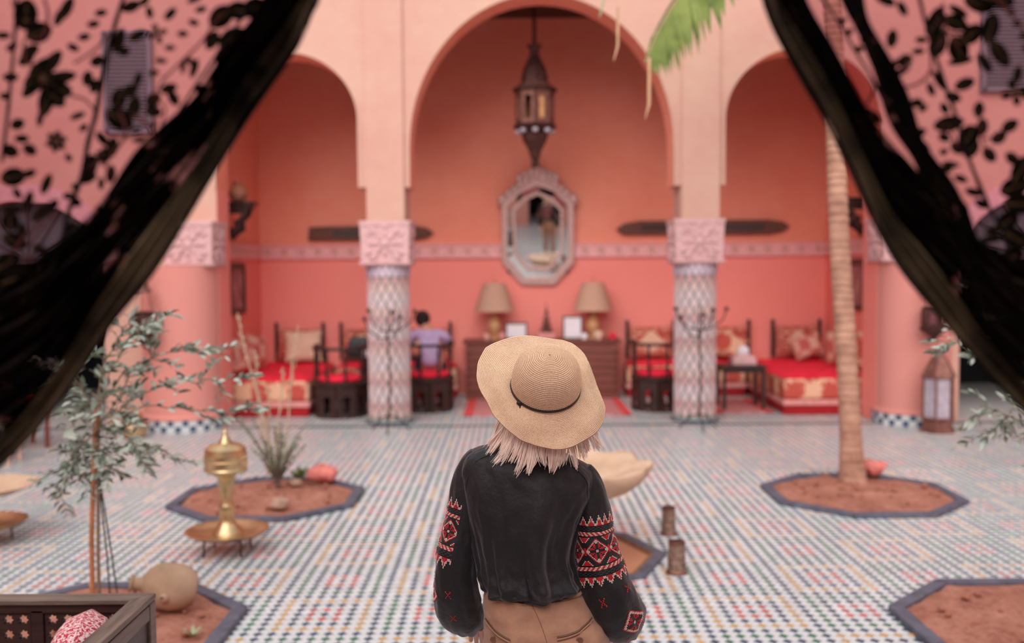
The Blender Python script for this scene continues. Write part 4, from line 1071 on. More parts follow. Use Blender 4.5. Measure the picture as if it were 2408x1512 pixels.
w.loft([[(x, y, .012) for x, y in in2], [(x, y, .016) for x, y in in3], [(x, y, -.004) for x, y in in3]], True, False); w.build('inner_rim', M['poolrim'], t)
w = MB(); w.loft([[(x, y, -.003) for x, y in in3], [(x * .5, y * .5, -.004) for x, y in in3], [(x * .01, y * .01, -.004) for x, y in in3]], True, True); w.build('basin', M['poolclay'], t)
t = thing('fountain_bowl', 'scalloped sandstone fountain bowl on a foot, half hidden by the woman', 'fountain', (.30, 6.32, -.003))
mb = MB(); rings = []; n = 96
for r, z, sc in ((.16, 0, 0), (.17, .05, 0), (.11, .10, 0), (.10, .30, 0), (.14, .36, 0), (.30, .40, .3), (.45, .45, .8), (.545, .52, 1), (.575, .575, 1), (.57, .60, 1), (.54, .605, 1), (.47, .59, .6), (.42, .56, .3), (.36, .53, .1), (.25, .51, 0), (.10, .505, 0), (.01, .505, 0)):
    rings.append([(r * (1 + .045 * sc * math.cos(10 * a)) * math.cos(a), r * (1 + .045 * sc * math.cos(10 * a)) * math.sin(a), z + .010 * sc * math.cos(10 * a)) for a in [2 * PI * i / n for i in range(n)]])
mb.loft(rings); mb.build('bowl', M['stone'], t, smooth=True, angle=60)
MB().lathe([(.035, .50), (.03, .55), (.05, .57), (.02, .60), (.004, .62)], 16).build('jet', M['stone'], t, smooth=True)

# ---- pierced tealight lanterns by the pool
M['tin'] = mat('pierced_old_tin', (.23, .125, .085), .45, .55, .4, 26, bump=.6, bscale=50, bdist=.01, c2=(.50, .33, .26))
def tealight(x, y, r, h, label):
    t = thing('candle_lantern', label, 'lantern', (x, y, .0), 0, 'pierced tin candle lanterns by the pool')
    MB().lathe([(r * 1.18, 0.0), (r * 1.18, .012), (r * 1.05, .02), (r, .025)], 28).build('base', M['bronze'], t, smooth=True)
    mb = MB(); n, m = 20, 6; H = h - .04
    for j in range(m):
        for i in range(n):
            a0, a1 = 2 * PI * (i + .5 * (j % 2)) / n, 2 * PI * (i + 1 + .5 * (j % 2)) / n; am = (a0 + a1) / 2; z0, z1 = .022 + H * j / m, .022 + H * (j + 1) / m; zm = (z0 + z1) / 2
            rr_ = lambda z: r * (1 - .10 * (z / h))
            P_ = lambda a, z, k=0: ((rr_(z) + k) * math.cos(a), (rr_(z) + k) * math.sin(a), z)
            da, dz = (a1 - a0) * .27, (z1 - z0) * .30
            mb.add([P_(a0, z0), P_(a1, z0), P_(a1, z1), P_(a0, z1), P_(am, zm - dz), P_(am + da, zm), P_(am, zm + dz), P_(am - da, zm)],
                   [(0, 1, 4), (1, 5, 4), (1, 2, 5), (2, 6, 5), (2, 3, 6), (3, 7, 6), (3, 0, 7), (0, 4, 7)])
    mb.build('pierced_wall', M['tin'], t, fix=False)
    MB().lathe([(r * .9, h - .02), (r * .95, h - .01), (r * .95, h), (r * .84, h), (r * .84, h - .02)], 28, cap=False).build('rim', M['bronze'], t, smooth=True)
    MB().lathe([(r * .5, .02), (r * .5, .10), (.004, .105)], 16).build('candle', M['cream'], t, smooth=True)
tealight(1.073, 6.80, .050, .195, 'pierced tin candle lantern farther from the view, by the pool corner')
tealight(.985, 5.93, .055, .195, 'nearer pierced tin candle lantern by the pool corner')

# ---- brass braziers
M['copper'] = mat('dark_red_copper', (.30, .05, .04), .6, .3, .3, 9)
def brazier(loc, label, two):
    t = thing('brass_brazier', label, 'brazier', loc, 0, 'brass braziers standing on the tiles')
    for k in range(4):
        a = PI / 4 + k * PI / 2; MB().tube([(.17 * math.cos(a), .17 * math.sin(a), 0), (.165 * math.cos(a), .165 * math.sin(a), .13)], .007, 6).build('leg', M['iron'], t)
    MB().lathe([(.01, .115), (.16, .118), (.235, .128), (.268, .150), (.272, .155), (.262, .156), (.225, .140), (.15, .128), (.01, .126)], 48).build('tray', M['brass'], t, smooth=True)
    MB().lathe([(.01, .1135), (.16, .1165), (.23, .1255), (.25, .136)], 40, cap=False).build('tray_underside', M['copper'], t, smooth=True)
    if not two:
        MB().lathe([(.105, .126), (.098, .15), (.06, .19), (.050, .22), (.048, .28), (.053, .30), (.047, .32), (.042, .33), (.045, .42), (.06, .50), (.085, .525)], 32).build('stem', M['brass'], t, smooth=True)
        MB().lathe([(.085, .52), (.128, .535), (.138, .555), (.131, .565), (.140, .58), (.140, .61), (.132, .618), (.140, .63), (.138, .655), (.125, .66)], 32).build('pan', M['brass'], t, smooth=True)
        MB().lathe([(.135, .655), (.13, .69), (.095, .715), (.045, .725), (.036, .745), (.02, .765), (.012, .78), (.020, .79), (.010, .805), (.008, .82), (.002, .845)], 32).build('lid', M['brass'], t, smooth=True)
    else:
        MB().lathe([(.09, .126), (.06, .17), (.03, .22), (.035, .28), (.06, .31), (.05, .34)], 28).build('stem', M['brass'], t, smooth=True)
        MB().lathe([(.05, .33), (.20, .345), (.34, .40), (.345, .405), (.33, .405), (.20, .36), (.01, .35)], 40).build('bowl', M['stone'], t, smooth=True)
    return t
brazier((-1.875, 6.44, 0), 'tall brass brazier with domed lid on a round tray', False)
brazier((-3.60, 6.70, 0), 'two-tier brass tray stand cut by the left edge of the view', True)

# ---- clay jug lying by the left bed
M['clay'] = mat('weathered_clay', (.40, .24, .15), .85, var=.22, scale=5, bump=.3, bscale=24, c2=(.50, .33, .22))
t = thing('clay_jug', 'old clay jug lying on its side on the red earth by the bench', 'jug', (-1.85, 5.24, .035)); t.rotation_euler = (0, 0, 0)
Rj = Matrix.Rotation(math.radians(200), 3, 'Z') @ Matrix.Rotation(math.radians(78), 3, 'Y')
b = MB(); b.lathe([(.05, -.15), (.085, -.14), (.115, -.09), (.128, -.02), (.120, .05), (.085, .105), (.045, .13)], 32, (0, 0, .128), rot=Rj); b.build('body', M['clay'], t, smooth=True)
b = MB(); b.lathe([(.045, .12), (.034, .15), (.034, .175), (.046, .185), (.046, .195), (.030, .195), (.026, .15)], 20, (0, 0, .128), rot=Rj, cap=False); b.build('neck', M['clay'], t, smooth=True)
b = MB(); b.lathe([(.028, .0), (.024, .03), (.016, .045), (.012, .048), (.010, .03)], 16, (0.02, -.10, .10), rot=Matrix.Rotation(math.radians(80), 3, 'X')); b.build('spout', M['clay'], t, smooth=True)
b = MB(); b.tube([Rj @ Vector(p) + Vector((0, 0, .128)) for p in ((.04, 0, .16), (.10, 0, .15), (.13, 0, .09), (.11, 0, .05))], .012, 8); b.build('handle', M['clay'], t, smooth=True)

# ---- wooden bench with star-pierced panel, lower left
t = thing('wooden_bench', 'dark wooden bench with star-pierced back panel in the lower left corner', 'bench', (-1.80, 2.75, 0))
def star(r, n=8):
    return [((r if k % 2 == 0 else r * .70) * math.cos(PI / 2 + PI * k / n), (r if k % 2 == 0 else r * .70) * math.sin(PI / 2 + PI * k / n)) for k in range(2 * n)]
def sq16(w, h):
    p = []
    for k in range(16):
        a = PI / 2 + 2 * PI * k / 16; c, s = math.cos(a), math.sin(a); m = max(abs(c), abs(s)); p.append((c / m * w / 2, s / m * h / 2))
    return p
bx0, bx1, by1, by0, zt = -.72, .575, .605, -.62, .748      # local to the root
zr = zt - .030
def pierced(xa, nx, z0, nz, name):
    mb = MB(); st = star(.0195)
    for i in range(nx):
        for j in range(nz):
            cx_, cz_ = xa + .051 * (i + .5), z0 + .052 * (j + .5)
            mb.holed([(u + cx_, v + cz_) for u, v in sq16(.051, .052)], [(u + cx_, v + cz_) for u, v in st], 0, .018, lambda u, v, d: (u, by1 - .045 + d, v))
    return mb.build(name, M['darkwood'], t, fix=False)
TR = MB().loft([[(bx0, by1 - .068, zr + .010), (bx1 - .062, by1 - .068, zr + .010), (bx1, by1, zr + .010), (bx0, by1, zr + .010)], [(bx0, by1 - .068, zt), (bx1 - .062, by1 - .068, zt), (bx1, by1, zt), (bx0, by1, zt)]]).build('back_rail', M['worn'], t, bevel=.004)
MB().loft([[(bx1 - .062, by1 - .068, zr + .010), (bx1 - .062, by0, zr + .010), (bx1, by0, zr + .010), (bx1, by1, zr + .010)], [(bx1 - .062, by1 - .068, zt), (bx1 - .062, by0, zt), (bx1, by0, zt), (bx1, by1, zt)]]).build('arm_rail', M['worn_y'], t, bevel=.004)
MB().box(((bx0 + bx1) / 2, by1 - .036, zr - .006), (bx1 - bx0 - .02, .036, .032)).build('upper_rail', M['darkwood'], t, bevel=.003)
for x in (-.62, -.215, .19, .535): MB().box((x + (.0), by1 - .036, .435), (.042 if x < .5 else .05, .036, .545)).build('stile', M['darkwood'], t, bevel=.003)
for xa, nx in ((-.598, 7), (-.193, 7), (.212, 6)):
    if xa == .212: pierced(.212, 6, zr - .020 - .104, 2, 'star_panel'); MB().box((.365, by1 - .036, zr - .020 - .104 - .022), (.31, .036, .044)).build('lower_rail', M['darkwood'], t, bevel=.003); MB().box((.365, by1 - .036, .32), (.31, .02, .40)).build('solid_panel', M['darkwood'], t, bevel=.003)
    else: pierced(xa, nx, zr - .020 - .052 * 7, 7, 'star_panel')
MB().box((bx1 - .026, -.01, .42), (.030, by1 - by0 - .10, .54)).build('side_panel', M['darkwood_y'], t, bevel=.003)
for y in (by1 - .028, by0 + .028): MB().box((bx1 - .026, y, .37), (.05, .054, .74 - .03)).build('corner_post', M['worn_y'], t, bevel=.004)
for y in (by1 - .028, by0 + .028): MB().box((bx0 + .026, y, .37), (.05, .054, .74 - .03)).build('corner_post', M['worn_y'], t, bevel=.004)
MB().box((bx1 - .012, -.01, zr - .02), (.022, by1 - by0 - .12, .05)).build('side_moulding', M['worn_y'], t, bevel=.003)
MB().box(((bx0 + bx1) / 2, 0, .36), (bx1 - bx0 - .06, by1 - by0 - .06, .04)).build('seat_board', M['darkwood'], t)
M['speckle'] = NT('red_white_speckled_cloth')
tt = M['speckle']; co = tt.coord(); f = tt.noise(co, 110, 2, .6); tt.base(tt.ramp(f, [(.44, (.50, .025, .06)), (.56, (.78, .60, .58))])); M['speckle'] = tt.fin(.9, 0, .1)
bc = cushion_mesh(.44, .42, .20, 18, -.02)
def rounder(x, y, z_):
    u, v = x / .22, z_ / .21; k = math.hypot(u, v); m_ = max(abs(u), abs(v)); f = (1 if k < 1e-6 else 1 + .62 * (m_ / k - 1)); return (x * f, y, z_ * f)
bc.v = [rounder(*p) for p in bc.v]
o = bc.build('bench_cushion', M['speckle'], None, smooth=True, loc=(-1.372, 3.07, .555)); o.rotation_euler = (-.10, 0, -1.36)
tag(o, 'red and white speckled cushion leaning inside the wooden bench', 'cushion')

# ---- far left: chair and stool half hidden by the olive leaves
def plain_chair(loc, rz, label):
    t = thing('wooden_chair', label, 'chair', loc, rz)
    for sx in (-1, 1):
        MB().box((sx * .19, -.19, .22), (.04, .04, .44)).build('leg', M['redwood'], t); MB().box((sx * .19, .19, .45), (.04, .04, .90)).build('leg', M['redwood'], t)
    MB().box((0, 0, .44), (.44, .44, .035)).build('seat', M['redwood'], t, bevel=.005)
    MB().box((0, -.01, .485), (.40, .40, .06)).build('seat_cushion', M['red_cloth'], t, bevel=.02)
    for z in (.62, .74, .86): MB().box((0, .19, z), (.36, .02, .06)).build('slat', M['redwood'], t, bevel=.004)
plain_chair((-5.15, 10.35, 0), 2.4, 'wooden chair with red cushion at the far left behind the olive tree')
t = thing('cream_stool', 'cream legged stool at the far left behind the olive tree', 'stool', (-4.95, 9.55, 0))
MB().lathe([(.01, .40), (.19, .40), (.20, .42), (.19, .45), (.01, .46)], 20).build('seat', M['redwood'], t, smooth=True)
for k in range(4): a = PI / 4 + k * PI / 2; MB().tube([(.17 * math.cos(a), .17 * math.sin(a), 0), (.13 * math.cos(a), .13 * math.sin(a), .405)], .018, 8).build('leg', M['cream'], t)
# ================================================================ THE WOMAN IN THE STRAW HAT
TORSO = [(-0.025, 1.353, 0.066, 0.052, 9), (-0.033, 1.336, 0.127, 0.072, 9), (-0.038, 1.317, 0.167, 0.088, 8.5), (-0.042, 1.287, 0.186, 0.102, 8), (-0.046, 1.233, 0.184, 0.112, 6), (-0.056, 1.155, 0.160, 0.118, 4), (-0.057, 1.065, 0.141, 0.118, 2), (-0.049, 1.01, 0.14, 0.122, 1), (-0.04, 0.975, 0.142, 0.134, 0), (-0.035, 0.957, 0.137, 0.130, 0), (-0.033, 0.946, 0.131, 0.122, 0), (-0.033, 0.953, 0.118, 0.112, 0)]
SL = [(-0.172, 0.0, 1.325, 0.038), (-0.196, 0.0, 1.288, 0.046), (-0.210, 0.0, 1.234, 0.049), (-0.219, 0.0, 1.174, 0.050), (-0.231, 0.0, 1.114, 0.053), (-0.243, -0.004, 1.055, 0.056), (-0.25, -0.002, 1.0, 0.058), (-0.247, 0.01, 0.942, 0.064), (-0.24, 0.04, 0.885, 0.066), (-0.228, 0.085, 0.842, 0.059), (-0.215, 0.13, 0.816, 0.044), (-0.208, 0.165, 0.8, 0.030)]
SR = [(0.100, 0.0, 1.285, 0.036), (0.122, 0.0, 1.240, 0.046), (0.134, 0.0, 1.172, 0.052), (0.139, 0.0, 1.112, 0.056), (0.149, 0.0, 1.051, 0.063), (0.163, 0.0, 0.991, 0.071), (0.182, 0.0, 0.93, 0.077), (0.204, 0.02, 0.879, 0.077), (0.223, 0.06, 0.838, 0.067), (0.23, 0.11, 0.809, 0.049), (0.225, 0.15, 0.792, 0.031)]
BRIM = [0.177, 0.17, 0.164, 0.161, 0.161, 0.159, 0.159, 0.161, 0.164, 0.169, 0.171, 0.175, 0.177, 0.18, 0.182, 0.184, 0.183, 0.184, 0.184, 0.181, 0.179, 0.174, 0.17, 0.161, 0.154, 0.151, 0.151, 0.154, 0.158, 0.165, 0.176, 0.191, 0.204, 0.217, 0.223, 0.219, 0.218, 0.219, 0.222, 0.228, 0.232, 0.234, 0.233, 0.222, 0.214, 0.203, 0.195, 0.185]
from mathutils import noise as mnoise
def nz(x, y, z): return mnoise.noise(Vector((x, y, z)))
def cr(a, b, c, d, t):
    return .5 * ((2 * b) + (-a + c) * t + (2 * a - 5 * b + 4 * c - d) * t * t + (-a + 3 * b - 3 * c + d) * t ** 3)
def spline(rows, f):
    n = len(rows) - 1; x = min(max(f, 0), .99999) * n; i = int(x); t = x - i; g = lambda k: rows[min(max(k, 0), n)]
    return [cr(a, b, c, d, t) for a, b, c, d in zip(g(i - 1), g(i), g(i + 1), g(i + 2))]

W = thing('person', 'woman seen from behind in a straw hat, black embroidered blouse and tan trousers', 'person', (.085, 2.75, 0))
def linen(name, c, rough):
    t = NT(name); co = t.coord(); f = t.noise(co, 9, 4, .6); t.base(t.ramp(f, [(.3, tuple(q * .75 for q in c)), (.7, tuple(q * 1.3 for q in c))]))
    mp = t.add('ShaderNodeMapping'); t.link(co, mp.inputs[0]); mp.inputs['Scale'].default_value = (500, 500, 900)
    w = t.noise(mp.outputs[0], 1.5, 2); g = t.noise(co, 26, 4, .6)
    t.bump(t.math('ADD', t.math('MULTIPLY', w, .12), t.math('MULTIPLY', g, 1.0)), .5, .010)
    t.bsdf.inputs['Sheen Weight'].default_value = .4; t.bsdf.inputs['Sheen Roughness'].default_value = .4
    t.bsdf.inputs['Sheen Tint'].default_value = (.75, .7, .75, 1)
    return t.fin(rough, 0, .35)
M['linen'] = linen('black_linen', (.0085, .0075, .0085), .48)
M['khaki'] = linen('tan_cotton_twill', (.42, .225, .14), .8)
M['khaki_dark'] = mat('tan_stitching', (.13, .062, .036), .8)
# --- body (one continuous figure under the clothes)
HC = Vector((.0, .012, 1.466))
bv = [(-.02, 0, .90), (-.045, 0, 1.05), (-.04, 0, 1.20), (-.035, 0, 1.30), (-.02, .0, 1.36), (0, .012, 1.42), (0, .015, 1.50), (0, .075, 1.44), (0, .085, 1.425),
      (-.17, 0, 1.295), (-.245, .0, 1.03), (-.215, .14, .83), (-.195, .19, .79),
      (.10, 0, 1.26), (.165, 0, .99), (.215, .11, .815), (.195, .17, .785),
      (-.082, 0, .78), (-.084, .0, .46), (-.085, -.02, .09), (-.09, .12, .03), (.09, 0, .80), (.10, .02, .46), (.10, 0, .09), (.11, .14, .03)]
be = [(0, 1), (1, 2), (2, 3), (3, 4), (4, 5), (5, 6), (5, 7), (7, 8), (3, 9), (9, 10), (10, 11), (11, 12), (3, 13), (13, 14), (14, 15), (15, 16), (0, 17), (17, 18), (18, 19), (19, 20), (0, 21), (21, 22), (22, 23), (23, 24)]
brd = [(.085, .075), (.085, .075), (.105, .075), (.08, .06), .048, (.066, .075), (.070, .085), .03, .02, .042, .035, .024, .024, .042, .035, .024, .024, .065, .045, .034, .03, .065, .045, .034, .03]
be.remove((10, 11)); be.remove((14, 15)); nb = len(bv); bv += [(-.243, .022, .915), (.205, .035, .865)]; brd += [.028, .028]; be += [(10, nb), (nb, 11), (14, nb + 1), (nb + 1, 15)]
bv[12] = (-.200, .20, .785); bv[16] = (.205, .185, .775)
def add_hand(wrist, s):
    for k, (dx, dy, dz, L) in enumerate(((-.032, .02, .0, .045), (-.018, .03, -.01, .06), (-.002, .032, -.016, .066), (.014, .03, -.014, .06), (.028, .024, -.008, .045))):
        b = len(bv); p = Vector(bv[wrist]); d = Vector((dx * s * .6, .6, -.75)).normalized() if k else Vector((-.8 * s, .4, -.3)).normalized()
        q = p + Vector((dx * s, dy, dz - .02))
        bv.extend([tuple(q), tuple(q + d * L * .5), tuple(q + d * L + Vector((0, .006, -.012)))]); be.extend([(wrist, b), (b, b + 1), (b + 1, b + 2)]); brd.extend([.010, .009, .007])
add_hand(12, 1); add_hand(16, -1)
skinmesh('body', bv, be, brd, M['skin'], W, 2)
for s in (-1, 1):
    MB().ball(HC + Vector((s * .03, .082, .0)), (.012, .008, .008), 10, 6).build('eye', M['white'], W, smooth=True)
    MB().ball(HC + Vector((s * .03, .0885, .0)), (.0055, .0035, .0055), 8, 5).build('iris', M['darkhair'], W, smooth=True)
    MB().ball(HC + Vector((s * .076, .01, -.01)), (.010, .018, .028), 10, 6).build('ear', M['skin'], W, smooth=True)
MB().ball(HC + Vector((0, .092, -.050)), (.022, .008, .007), 10, 6).build('lips', mat('rosy_lips', (.55, .17, .15), .5), W, smooth=True)
MB().loft([[(x * k, .088 + HC.y + y, HC.z + z) for x in (-.010, .010)] + [(0, HC.y + .10 + y * 2.2, HC.z + z)] for k, y, z in ((.5, 0, .015), (1, .006, -.015), (1.3, .010, -.026), (.6, .0, -.032))]).build('nose', M['skin'], W, smooth=True)

# --- blouse body: loose back with soft vertical folds, bloused over the waistband
def torso(f, a):
    cx, z, hw, hd, rl = spline(TORSO, f); c, s = math.cos(a), math.sin(a); e = 2 / 2.35
    x = hw * math.copysign(abs(s) ** e, s); y = -hd * math.copysign(abs(c) ** e, c)
    k = min(1, max(0, (f - .30) * 2.2)); back = max(0, c)
    fold = .012 * k * (math.sin(9 * a + 1.2 + 2 * nz(f * 2.5, a, 0)) * .6 + nz(a * 5.2, f * 1.8, 3) * 1.4) + .008 * nz(a * 3, f * 6, 7) + .0042 * nz(a * 7 + f * 5, f * 15 - a * 3, 9)
    fold -= .036 * math.exp(-((a + .06 + .10 * math.sin(f * 5)) / .10) ** 2) * max(0, min(1, (f - .18) * 4)) * (1 - .5 * f)
    fold += .022 * math.exp(-((a - .17) / .15) ** 2) * max(0, min(1, (f - .18) * 4))
    if f > .60: fold += (.006 * nz(a * 2.6, f * 9, 11) + .003 * math.sin(f * 42 + 4 * nz(a * 2, f, 2))) * min(1, (f - .6) * 8)
    d = Vector((x, y, 0)); d = d.normalized() if d.length else d
    x += d.x * fold; y += d.y * fold; t = math.radians(rl)
    zz = z - x * math.sin(t) * 1.0
    if f > .85: zz += (.010 * abs(math.sin(a)) * (1 if c > 0 else .5)) 
    return Vector((cx + x, y, zz))
mb = MB(); n, m = 150, 110
mb.loft([[torso(j / m, 2 * PI * i / n) for i in range(n)] for j in range(m + 1)], True, False)
BL = mb.build('blouse', M['linen'], W, smooth=True, angle=80)
MB().loft([[torso(f, 2 * PI * i / 48) * 1.0 + Vector((0, 0, dz)) for i in range(48)] for f, dz in ((.012, .0), (.005, .010), (.0, .018), (.0, .022))], True, False).build('collar', M['linen'], BL, smooth=True)
def seam(pairs):
    pts = []
    for f, a in pairs: p = torso(f, a); pts.append(p + Vector((math.sin(a) * .001, -math.cos(a) * .0015, 0)))
    MB().tube(pts, .0016, 5).build('raglan_seam', M['linen'], BL, smooth=True)
seam([(.03 + .40 * q / 10, -.55 - .62 * (q / 10) ** .8) for q in range(11)]); seam([(.03 + .42 * q / 10, .55 + .62 * (q / 10) ** .8) for q in range(11)])

# --- balloon sleeves
class Sleeve:
    def __init__(s, rows, sgn):
        s.rows = rows; s.sgn = sgn; N = 120; s.N = N; s.c = []; s.r = []
        for i in range(N + 1):
            x, y, z, r = spline(rows, i / N); s.c.append(Vector((x, y, z))); s.r.append(r)
        s.len = [0]
        for a, b in zip(s.c, s.c[1:]): s.len.append(s.len[-1] + (b - a).length)
        s.fr = []; back = Vector((0, -1, 0))
        for i in range(N + 1):
            t = (s.c[min(i + 1, N)] - s.c[max(i - 1, 0)]).normalized(); back = (back - t * back.dot(t)).normalized(); s.fr.append((t, back, t.cross(back) * 1))
    def at(s, f, a, off=0.0):
        """a = 0 outward, a = 90 degrees back"""
        x = min(max(f, 0), 1) * s.N; i = min(int(x), s.N - 1); k = x - i
        c = s.c[i].lerp(s.c[i + 1], k); r = s.r[i] * (1 - k) + s.r[i + 1] * k; t, b, o = s.fr[i]
        if o.x * s.sgn < 0: o = -o
        g = max(0, (f - .62) / .38)
        r2 = r * (1 + .06 * nz(math.cos(a) * 2 + 9 * s.sgn, math.sin(a) * 2, f * 6) + .045 * nz(math.cos(a) * 3.5 + f * 6, math.sin(a) * 3.5, f * 16 + s.sgn) + .03 * math.sin(3 * a + f * 9) * min(1, f * 3)
                  + .05 * g * math.sin(11 * a + 3 * nz(f * 3, a, 1)) + .05 * math.sin(f * 34 + 2.4 * math.sin(a + 1)) * g * (1 - g) * 1.6
                  - .045 * max(0, math.sin(f * 46 + 3 * math.sin(a))) ** 3 * max(0, min(1, (f - .45) * 5)) * max(0, -math.cos(a - .3)))
        return c + (o * math.cos(a) + b * math.sin(a)) * (r2 + off)
    def f_of(s, L):
        i = 0
        while i < s.N - 1 and s.len[i + 1] < L: i += 1
        return (i + (L - s.len[i]) / max(1e-9, s.len[i + 1] - s.len[i])) / s.N
    def build(s):
        mb = MB(); n, m = 64, 96; mb.loft([[s.at(j / m, 2 * PI * i / n) for i in range(n)] for j in range(m + 1)]); return mb.build('sleeve', M['linen'], BL, smooth=True, angle=80)
M['thread_red'] = mat('scarlet_thread', (.56, .012, .022), .6, var=.2, scale=80)
M['thread_white'] = mat('cream_thread', (.74, .56, .47), .7, var=.1, scale=80)
M['thread_black'] = mat('black_cord', (.030, .028, .032), .5, scale=80)
def stitch(r, c):
    """cross-stitch chart of the sleeve band: 58 rows; 1 red, 2 cream, 3 black cord"""
    if r > 28: r = 57 - r
    if r < 9:
        tri = abs((c % 7) - 3); d = r - 1 - 1.9 * tri
        if d < 0: return 0
        if d < 1.45: return 2
        return 1 if (r + c) % 2 or d > 4 else (2 if d < 3 else 1)
    if 10 <= r <= 12: return 3 if (c // 2 + r) % 2 else 0
    if 14 <= r <= 16:
        k = (c + (r - 14)) % 4; return 1 if k < 2 else 2
    if r < 18: return 0
    x = abs((c % 20) - 9.5); y = abs(r - 28.5); d = x + y * .93
    if d <= 10.2:
        if d > 9.0: return 1 if (int(x) + int(y)) % 2 or d < 9.9 else 0
        if d > 8.1: return 2
        if x < 1 and y < 1: return 2
        if (x < 1.0) != (y < 1.0) and max(x, y) > 6: return 2
        if x < .9 or y < .9 or abs(x - y) < .9: return 0
        return 1 if max(x, y) < 6.2 and min(x, y) < 3.2 else 0
    x2 = 9.5 - x
    if x2 + y < 3.0: return 1 if x2 + y > 1.4 else 2
    if y > 6.5 and x2 < (y - 5.5) * .95: return 2 if x2 > (y - 5.5) * .95 - 1.0 else 1
    return 0
def motif(r, c):
    x, y = abs(c - 10.5), abs(r - 10.5); d = x + y
    if d <= 10.5:
        if d > 9: return 1
        if d > 7.6: return 2
        if x < 1 and y < 1: return 2
        if x < .9 or y < .9 or abs(x - y) < .9: return 0
        return 1 if max(x, y) < 5.3 and min(x, y) < 3.0 else 0
    return 0
def floret(r, c): return (1 if abs(r - 2) == abs(c - 2) else (2 if (r, c) == (2, 2) else 0))
def embroider(sl, obj, bands):
    mb = MB(); cell = .00345
    for fn, rows, cols, L0, a0, cs in bands:
        f_mid = sl.f_of(L0 + rows * cell / 2); rm = sl.r[int(f_mid * sl.N)]; da = cs / rm
        for r in range(rows):
            f0, f1 = sl.f_of(L0 + r * cell + .0002), sl.f_of(L0 + (r + .92) * cell)
            for c in range(cols):
                k = fn(r, c)
                if not k: continue
                b0, b1 = a0 + (c + .06) * da, a0 + (c + .94) * da; h = .0012 if k < 3 else .0018
                p = [sl.at(f0, b0, h), sl.at(f0, b1, h), sl.at(f1, b1, h), sl.at(f1, b0, h)]; q = sl.at((f0 + f1) / 2, (b0 + b1) / 2, h + .0011)
                mb.add(p + [q], [(0, 1, 4), (1, 2, 4), (2, 3, 4), (3, 0, 4)], k - 1)
    o = mb.build('embroidery', [M['thread_red'], M['thread_white'], M['thread_black']], obj, fix=False); o['kind'] = 'stuff'
sR = Sleeve(SR, 1); oR = sR.build(); sL = Sleeve(SL, -1); oL = sL.build()
rad = math.radians
embroider(sR, oR, [(stitch, 58, 80, .118, rad(-75), .00345), (motif, 22, 22, .385, rad(28), .0040), (floret, 5, 5, .345, rad(100), .00345), (floret, 5, 5, .335, rad(38), .00345), (floret, 5, 5, .452, rad(85), .00345), (floret, 5, 5, .452, rad(30), .00345)])
embroider(sL, oL, [(stitch, 58, 58, .118, rad(-140), .00345), (motif, 22, 22, .345, rad(-25), .00345), (floret, 5, 5, .365, rad(66), .00345), (floret, 5, 5, .425, rad(72), .00345), (floret, 5, 5, .33, rad(8), .00345)])
# small red front placket embroidery, what the mirror shows of her front
fp = MB()
for r in range(60):
    for c in range(40):
        k = stitch(r % 58, c)
        if not k: continue
        a = PI - .62 + c * .031; f0 = .12 + r * .0095; p0, p1 = torso(f0, a), torso(f0 + .0085, a + .028); d = Vector((math.sin(a), -math.cos(a), 0)) * .004
        fp.add([p0 + d, torso(f0, a + .028) + d, p1 + d, torso(f0 + .0085, a) + d], [(0, 1, 2, 3)], k - 1)
o = fp.build('front_embroidery', [M['thread_red'], M['thread_white'], M['thread_black']], BL, fix=False); o['kind'] = 'stuff'

# --- trousers
PEL = [(-.031, .968, .126, .098), (-.030, .942, .137, .108), (-.027, .922, .145, .116), (-.014, .882, .156, .128), (.000, .836, .170, .136), (.005, .785, .180, .136), (.006, .735, .180, .128), (.006, .69, .172, .115)]
def pelvis(f, a, off=0):
    cx, z, hw, hd = spline(PEL, f); c, s = math.cos(a), math.sin(a); e = 2 / 2.3
    x = hw * math.copysign(abs(s) ** e, s); y = -hd * math.copysign(abs(c) ** e, c)
    if c > 0:
        k = max(0, min(1, (f - .35) * 2.2)); y -= k * (.020 * math.exp(-((abs(s) - .48) / .28) ** 2)) ; y += k * .012 * math.exp(-(s / .10) ** 2)
    fo = .0022 * nz(a * 4, f * 9, 21) + .0016 * math.sin(f * 40 + 6 * nz(a * 1.5, f * 2, 4)) * max(0, min(1, (f - .2) * 4))
    d = Vector((x, y, 0)).normalized()
    return Vector((cx + x, y, z)) + d * (fo + off)
mb = MB(); n = 96; mb.loft([[pelvis(j / 60, 2 * PI * i / n) for i in range(n)] for j in range(61)], True, True)
for s, rows in ((-1, [(-.082, 0, .74, .094), (-.082, 0, .62, .086), (-.084, .0, .46, .064), (-.084, -.005, .28, .060), (-.085, -.015, .10, .050)]), (1, [(.094, 0, .74, .094), (.096, .004, .62, .086), (.100, .01, .46, .064), (.102, .01, .28, .060), (.102, .005, .10, .050)])):
    rings = []
    for j in range(25):
        x, y, z, r = spline(rows, j / 24); rings.append([(x + r * (1 + .04 * nz(i * .3, j * .3, s)) * math.cos(2 * PI * i / 32), y + r * 1.08 * (1 + .04 * nz(i * .3, j * .3, s)) * math.sin(2 * PI * i / 32), z) for i in range(32)])
    mb.loft(rings)
TRO = mb.build('trousers', M['khaki'], W, smooth=True, angle=60)
